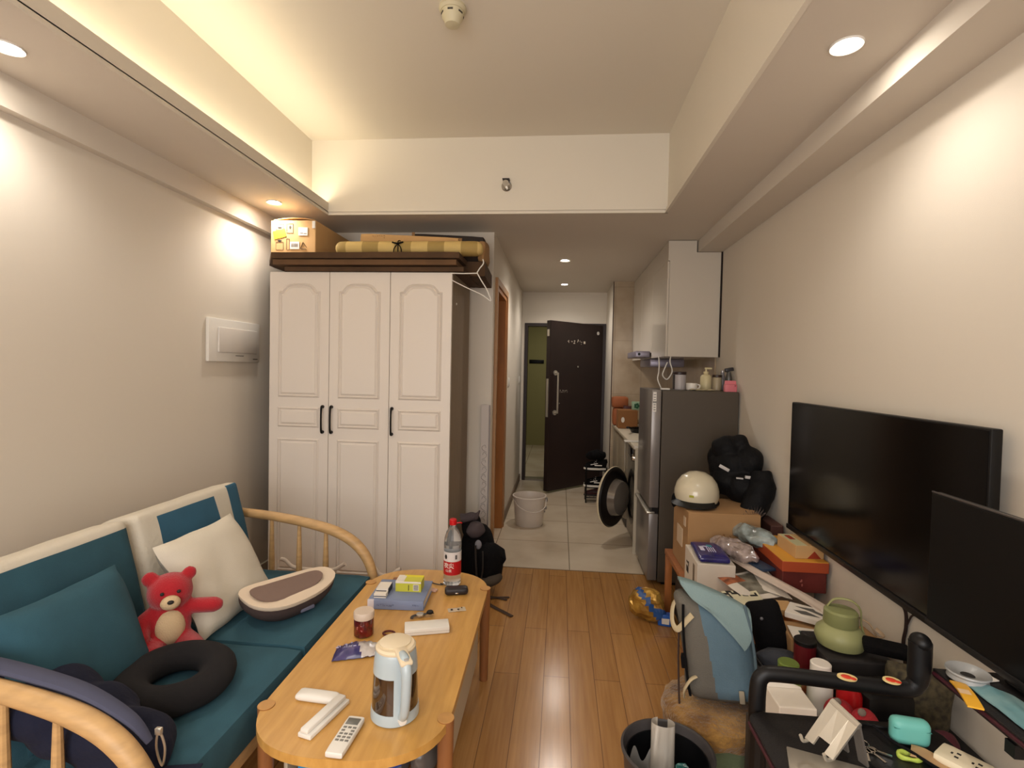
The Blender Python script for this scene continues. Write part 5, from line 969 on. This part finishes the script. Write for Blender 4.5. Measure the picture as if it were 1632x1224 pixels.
m = MB(BM); m.tube([(-.120, -.03, .06), (-.132, -.04, -.05), (-.138, -.05, -.14), (-.142, -.06, -.22)], .007, flat=.5); m.obj('dark_strap', mat('brown_webbing', (62, 44, 36), .9), t)
m = MB(BM); m.box(-.122, -.108, -.080, -.04, -.075, -.035, .003); m.obj('side_tag', BLACKF, t)
m = MB(BM); m.box(.055, .072, -.096, -.090, -.165, -.125, .003); m.obj('front_tag', mat('beige_tag', (150, 140, 122), .8), t)
t = thing('waste_bin', 'round dark grey waste bin with white paper inside', 'bin', (.345, 1.545, 0)); M = LM(t)
BN = mat('bin_grey', (62, 58, 58), .4); m = MB(M); m.lathe([(0, .002), (.095, .002), (.100, .0), (.104, .006), (.130, .315), (.136, .318), (.137, .326), (.130, .329), (.125, .322), (.099, .012), (0, .010)], seg=56, close=False); m.obj('bin_body', BN, t)
m = MB(M); m.lathe([(.0, .06), (.10, .07), (.118, .24), (.121, .30), (.118, .30), (.10, .12), (0, .10)], seg=40, close=False); m.obj('bin_liner', mat('black_liner', (14, 14, 16), .3), t)
m = MB(M @ T(-.010, .015, .195) @ RZ(-8) @ RX(-8)); m.sheet(1, 1, lambda u, v: (.035 * math.sin((u - .5) * 5.4), -.030 * math.cos((u - .5) * 5.4), -.105 + .29 * v), nx=20, ny=4, th=.0012); single('paper_roll', m, PAPER, 'rolled white paper standing upright in the waste bin', 'paper', (.34, 1.515, .12))
m = MB(M @ T(-.062, .055, .262)); m.sheet(1, 1, lambda u, v: (-.048 + .092 * u, -.045 + .05 * math.sin(u * 2.8), -.09 + .13 * v * (.75 + .25 * math.sin(u * 9))), nx=18, ny=6, th=.0012); single('torn_paper', m, mat('grey_white_paper', (196, 194, 190), .75), 'torn white sheet curled at the left inside the waste bin', 'paper', (.285, 1.535, .12))
m = MB(M @ T(.056, .02, .225)); m.ell((0, 0, 0), (.040, .040, .045), seg=24, rings=14); m.wobble(.018, 26, 3); m.smooth = False; single('teal_wrapper', m, mat('teal_film', (36, 104, 98), .25, rgb2=(20, 60, 58), vs=20, spec=.9), 'crumpled teal wrapper at the right inside the waste bin', 'wrapper', (.40, 1.51, .11))

# ------------------------------------------------------------------ television
TX = 1.135
t = thing('television', 'large black flat television mounted on the right wall', 'television', (TX, 2.06, .70)); y0, y1, z0, z1 = 1.465, 2.640, .703, 1.320
MB().box(TX, TX + .030, y0, y1, z0, z1, .004).obj('housing', BLACKP, t)
MB().box(TX - .0015, TX + .0005, y0 + .006, y1 - .006, z0 + .022, z1 - .006).obj('screen', mat('screen_glass', (10, 9, 9), .16, spec=.45), t)
MB().box(TX - .008, TX + .004, y0, y1, z0 - .004, z0 + .018, .003).obj('lower_bezel', mat('bezel_grey', (40, 37, 36), .35, metal=.4), t)
m = MB(); squiggles(m, 4, .05, .006, T(TX - .0085, 2.14, z0 + .007) @ RZ(-90), 61, .0005); m.obj('maker_mark', mat('mark_grey', (96, 92, 90), .4), t)
MB().box(TX + .03, XR - .001, 1.85, 2.25, .85, 1.15, .01).obj('wall_mount', BLACKM, t)
t = thing('television_cable', 'dark cable hanging down the wall below the television', 'cable', (XR, 1.84, .44)); m = MB(); m.tube([(1.155, 1.845, .705), (1.185, 1.845, .66), (1.193, 1.850, .60), (1.193, 1.86, .54), (1.193, 1.845, .47), (1.193, 1.84, .40)], .0055); m.tube([(1.193, 1.850, .60), (1.193, 1.825, .65), (1.185, 1.79, .67), (1.16, 1.77, .70)], .003); m.obj('cable', mat('brown_black_cable', (46, 30, 26), .6), t)

# ------------------------------------------------------------------ desk with rail, raised shelf and monitor
DZ = .74; CB = mat('desk_black_board', (20, 17, 18), .5, bump=.15, bs=300); RE = mat('desk_red_edge', (58, 18, 28), .4)
t = thing('computer_desk', 'black desk with raised shelf, padded rail and dark red edging', 'desk', (.8, .75, 0))
m = MB(); m.prism([(.59 + x, .75 + y) for x, y in rrect(.37, .72, .03)], DZ - .018, DZ, bev=.003); m.obj('desktop', CB, t)
m = MB(); m.tube([(.4045, .42, DZ - .009), (.4045, 1.06, DZ - .009), (.4055, 1.085, DZ - .009)], .004, spline=False); m.obj('edge_trim', RE, t)
m = MB(); m.box(.775, 1.19, .40, 1.118, .838, .856, .003); m.obj('raised_shelf', CB, t)
m = MB(); m.tube([(.774, .40, .848), (.774, 1.112, .848)], .004, spline=False); m.obj('shelf_trim', RE, t)
m = MB(); m.box(.772, .80, .92, .94, .815, .838); m.obj('cable_peg', BLACKP, t)
m = MB(); m.tube([(.437, 1.13, .70), (.437, 1.13, .775), (.445, 1.13, .805), (.475, 1.13, .812), (.60, 1.13, .806), (.725, 1.13, .80), (.752, 1.13, .812), (.758, 1.13, .84), (.758, 1.13, .902)], [.015, .015, .0145, .0145, .0145, .0145, .016, .019, .019], seg=14, flat=1.15); m.ell((.758, 1.13, .902), (.019, .0218, .018)); m.obj('padded_rail', BLACKP, t)
for x, y in ((.44, .44), (.44, 1.13), (1.15, .44), (1.15, 1.06)):
    m = MB(); m.tube([(x, y, 0), (x, y, .70 if x < .6 else .838)], .018, spline=False); m.obj('leg', BLACKP, t)
for i, (x, sx) in enumerate(((.612, 1), (.700, .9))):
    m = MB(T(x, 1.121, .8215) @ RX(12) @ RY(6)); m.cyl(.020, -.002, .001, SCL(1.0 * sx, .5, 1)); m.obj('food_sticker', mat('sticker_cream', (214, 190, 130), .6), t)
    m = MB(T(x, 1.120, .8228) @ RX(12) @ RY(6)); m.ell((-.002, 0, 0), (.011, .006, .0015)).ell((.010, -.003, 0), (.007, .004, .0015)); m.obj('sticker_art', mat('sticker_red', (196, 54, 30), .5), t)
t = thing('monitor', 'black computer monitor on the raised desk shelf in front of the television', 'monitor', (.90, .99, .857))
MX = .872
MB().box(MX, MX + .022, .72, 1.285, .872, 1.185, .003).obj('housing', BLACKP, t)
MB().box(MX - .001, MX + .001, .724, 1.281, .888, 1.181).obj('screen', mat('monitor_glass', (9, 8, 8), .35, spec=.3), t)
MB().box(MX - .003, MX + .001, .72, 1.285, .872, .887, .001).obj('chin', mat('chin_black', (22, 20, 20), .4), t)
MB().box(MX, MX + .004, .72, 1.285, 1.184, 1.187).obj('top_edge', mat('edge_silver', (96, 90, 88), .35, metal=.6), t)
m = MB(); m.box(.92, .945, .90, 1.0, .864, 1.05, .004).box(.893, .925, .90, 1.0, .95, 1.05, .004).box(.88, 1.10, .86, 1.08, .857, .865, .003); m.obj('stand', BLACKM, t)
SZ = .8568
t = thing('ring_dish', 'grey round ring shaped dish on the raised desk shelf', 'dish', (.812, 1.077, SZ)); M = LM(t)
MB(M).lathe([(.012, .002), (.026, .001), (.033, .004), (.031, .012), (.036, .017), (.035, .020), (.016, .014), (.012, .010)], seg=48).obj('dish_body', mat('grey_ceramic', (150, 150, 148), .35), t); MB(M).lathe([(0, .0105), (.0115, .0112)], seg=24, close=False).obj('centre_hole', INK, t)
m = MB(T(.768, 1.02, SZ + .001) @ RZ(72)); m.sheet(1, 1, lambda u, v: (-.042 + .084 * u, -.012 + .024 * v, .002 + .004 * math.sin(PI * u)), nx=10, ny=4, th=.003, mf=lambda u, v: 1 if .35 < u < .6 and v > .3 else 0); single('sachet', m, [mat('amber_sachet', (224, 168, 50), .4), mat('peach_print', (222, 190, 150), .5)], 'amber yellow sachet at the edge of the raised shelf', 'sachet', (.79, 1.02, SZ))
m = MB(); m.sheet(1, 1, lambda u, v: (.795 + .062 * u, .62 + .44 * v - .03 * u, SZ + .002 + .006 * abs(noise.noise(Vector((u * 3, v * 8, 2)))) + .004 * math.sin(PI * u)), nx=10, ny=24, th=.002); single('face_mask_packet', m, mat('teal_clear_packet', (92, 140, 148), .2, rgb2=(130, 164, 166), vs=14, spec=.9), 'long clear teal packet lying in front of the monitor', 'packet', (.83, .85, SZ))
m = MB(T(.845, 1.135, SZ) @ RZ(15)); m.box(-.02, .012, -.06, -.018, .001, .003); single('note_paper', m, PAPER, 'small white note on the shelf behind the ring dish', 'note', (.845, 1.10, SZ))
# desk things
t = thing('phone_stand', 'silver folding phone stand standing open on the desk', 'phone stand', (.515, .975, DZ))
a0, a1 = Vector((.470, .985, .777)), Vector((.493, .932, .777)); b0, b1 = Vector((.515, .990, .848)), Vector((.538, .942, .835))
def plate(mb, P, Q, R_, S, th):
    n = (Q - P).cross(S - P).normalized() * th; mb.add([tuple(v) for v in (P, Q, R_, S, P + n, Q + n, R_ + n, S + n)], [(0, 1, 2, 3), (7, 6, 5, 4), (0, 4, 5, 1), (1, 5, 6, 2), (2, 6, 7, 3), (3, 7, 4, 0)]); return mb
m = MB(); m.smooth = False; u_ = (a1 - a0)
plate(m, a0, a0 + u_ * .30, b0 + (b1 - b0) * .30, b0, .004); plate(m, a0 + u_ * .70, a1, b1, b0 + (b1 - b0) * .70, .004); plate(m, a0 + u_ * .30 + (b0 - a0) * .22, a0 + u_ * .70 + (b0 - a0) * .22, b0 + (b1 - b0) * .70, b0 + (b1 - b0) * .30, .004); m.obj('cradle_plate', ALU, t)
m = MB(); m.tube([tuple(b0), tuple(b1)], .006, spline=False); m.obj('hinge', ALU, t)
m = MB(); m.smooth = False; c0, c1 = Vector((.545, 1.015, DZ + .006)), Vector((.568, .965, DZ + .006)); plate(m, b0, b0 + (b1 - b0) * .32, c0 + (c1 - c0) * .32, c0, .004); plate(m, b0 + (b1 - b0) * .68, b1, c1, c0 + (c1 - c0) * .68, .004); plate(m, b0 + (b1 - b0) * .32, b0 + (b1 - b0) * .68, b0 + (b1 - b0) * .68 + (c1 - b1) * .25, b0 + (b1 - b0) * .32 + (c0 - b0) * .25, .004); m.obj('rear_arm', mat('alu_shade', (140, 132, 124), .35, metal=.6), t)
m = MB(); m.box(.43, .575, .905, .985, DZ + .0005, DZ + .006, .002, M=T(.50, .95, 0) @ RZ(-18) @ T(-.50, -.95, 0)); m.obj('base_plate', ALU, t)
m = MB(); 
for k in (.08, .92): p = a0 + u_ * k; m.tube([tuple(p), (p.x - .012, p.y - .006, p.z + .002), (p.x - .018, p.y - .009, p.z + .014)], .003)
m.obj('phone_hook', ALU, t)
t = thing('earphone_case', 'rounded mint green earphone case on the desk', 'case', (.692, 1.045, DZ)); m = MB(T(.690, 1.048, DZ + .026) @ RZ(-8)); m.cushion(.068, .051, .028, .013, .001, n=10); m.obj('case_body', mat('mint_plastic', (98, 168, 158), .45), t); MB(T(.690, 1.048, DZ + .035) @ RZ(-8)).box(-.031, .031, -.0143, .0130, -.0004, .0003).obj('lid_seam', mat('mint_seam', (60, 124, 116), .5), t)
t = thing('lanyard', 'black lanyard cord crossing the desk in front of the mint case', 'lanyard', (.66, 1.0, DZ)); m = MB(); m.tube([(.640, 1.075, DZ + .012), (.652, 1.035, DZ + .012), (.668, 1.01, DZ + .012), (.69, .975, DZ + .010), (.72, .94, DZ + .006)], .003); m.obj('cord', BLACKF, t)
m = MB(T(.665, 1.008, DZ + .004)); m.tube([(.018 * math.cos(k * PI / 4), .010 * math.sin(k * PI / 4), 0) for k in range(8)], .0045, closed=True); m.wobble(.003, 60); single('lime_charm', m, mat('lime_charm', (172, 190, 80), .5), 'lime green charm lying in front of the mint case', 'charm', (.665, 1.008, DZ))
m = MB(T(.703, .998, DZ + .003) @ RZ(-35)); m.sheet(.07, .035, lambda u, v: .004 * math.sin(u * 7) * .6 + .004, nx=10, ny=5, th=.003); single('tan_leather_tag', m, mat('tan_leather', (182, 146, 104), .7, var=.2, vs=20), 'tan leather tag right of the lime charm', 'tag', (.703, .998, DZ))
t = thing('power_strip', 'cream power strip with socket holes at the desk corner', 'power strip', (.755, .985, DZ)); m = MB(T(.748, .985, DZ + .011) @ RZ(38) @ RX(90)); m.cushion(.055, .085, .02, .006, 0, n=6); m.obj('strip_body', mat('ivory_plastic', (216, 204, 176), .4), t)
m = MB(T(.748, .985, DZ + .0205) @ RZ(38))
for k in (-.02, .01): m.box(-.010, -.005, k, k + .006, 0, .001).box(.004, .009, k, k + .006, 0, .001).box(-.003, .003, k + .010, k + .013, 0, .001)
m.obj('socket_hole', INK, t)
t = thing('key_ring', 'bunch of silver keys on the black desk beside the phone stand', 'keys', (.60, 1.03, DZ)); m = MB(T(.597, 1.035, DZ + .003)); m.tube([(.011 * math.cos(k * PI / 4), .011 * math.sin(k * PI / 4), 0) for k in range(8)], .0012, closed=True); m.obj('ring', CHROME, t)
for a in (-70, -30, -110): m = MB(T(.597, 1.025, DZ + .003) @ RZ(a)); m.cyl(.007, -.001, .001, T(.012, 0, 0)).box(.016, .042, -.002, .002, -.001, .001); m.obj('key', CHROME, t)
m = MB(); m.tube([(.60, 1.06, DZ + .004), (.63, 1.09, DZ + .004), (.67, 1.085, DZ + .004), (.70, 1.09, DZ + .004)], .003); single('usb_cable', m, BLACKP, 'thin black cable curled on the desk behind the keys', 'cable', (.65, 1.08, DZ))
m = MB(); m.tube([(.58, .98, DZ + .004), (.60, .955, DZ + .004), (.64, .96, DZ + .004), (.66, .93, DZ + .004)], .003); single('usb_cable', m, BLACKP, 'thin black cable lying in front of the keys on the desk', 'cable', (.62, .955, DZ))

# low white rack between sofa and wardrobe
t = thing('folding_rack', 'low white plastic rack with curled ends between the sofa arm and wardrobe', 'rack', (-1.2, 2.75, 0))
WR = mat('white_rack_plastic', (206, 192, 178), .4)
m = MB(T(0, 0, -.095)); m.tube([(-1.55, 2.75, .445), (-1.525, 2.75, .440), (-1.48, 2.75, .405), (-1.40, 2.75, .395), (-1.25, 2.75, .40), (-1.19, 2.75, .430), (-1.175, 2.75, .44)], .011); m.obj('upper_rail', WR, t)
m = MB(T(0, 0, -.095)); m.tube([(-1.03, 2.75, .43), (-1.0, 2.75, .425), (-.97, 2.75, .39), (-.92, 2.75, .385), (-.87, 2.75, .42), (-.855, 2.75, .425)], .011); m.obj('upper_rail', WR, t)
for x in (-1.42, -1.27, -.94): MB().tube([(x, 2.75, 0), (x, 2.75, .30)], .010, spline=False).obj('leg', WR, t)
MB().tube([(-1.45, 2.75, .15), (-.91, 2.75, .15)], .009, spline=False).obj('cross_bar', WR, t)
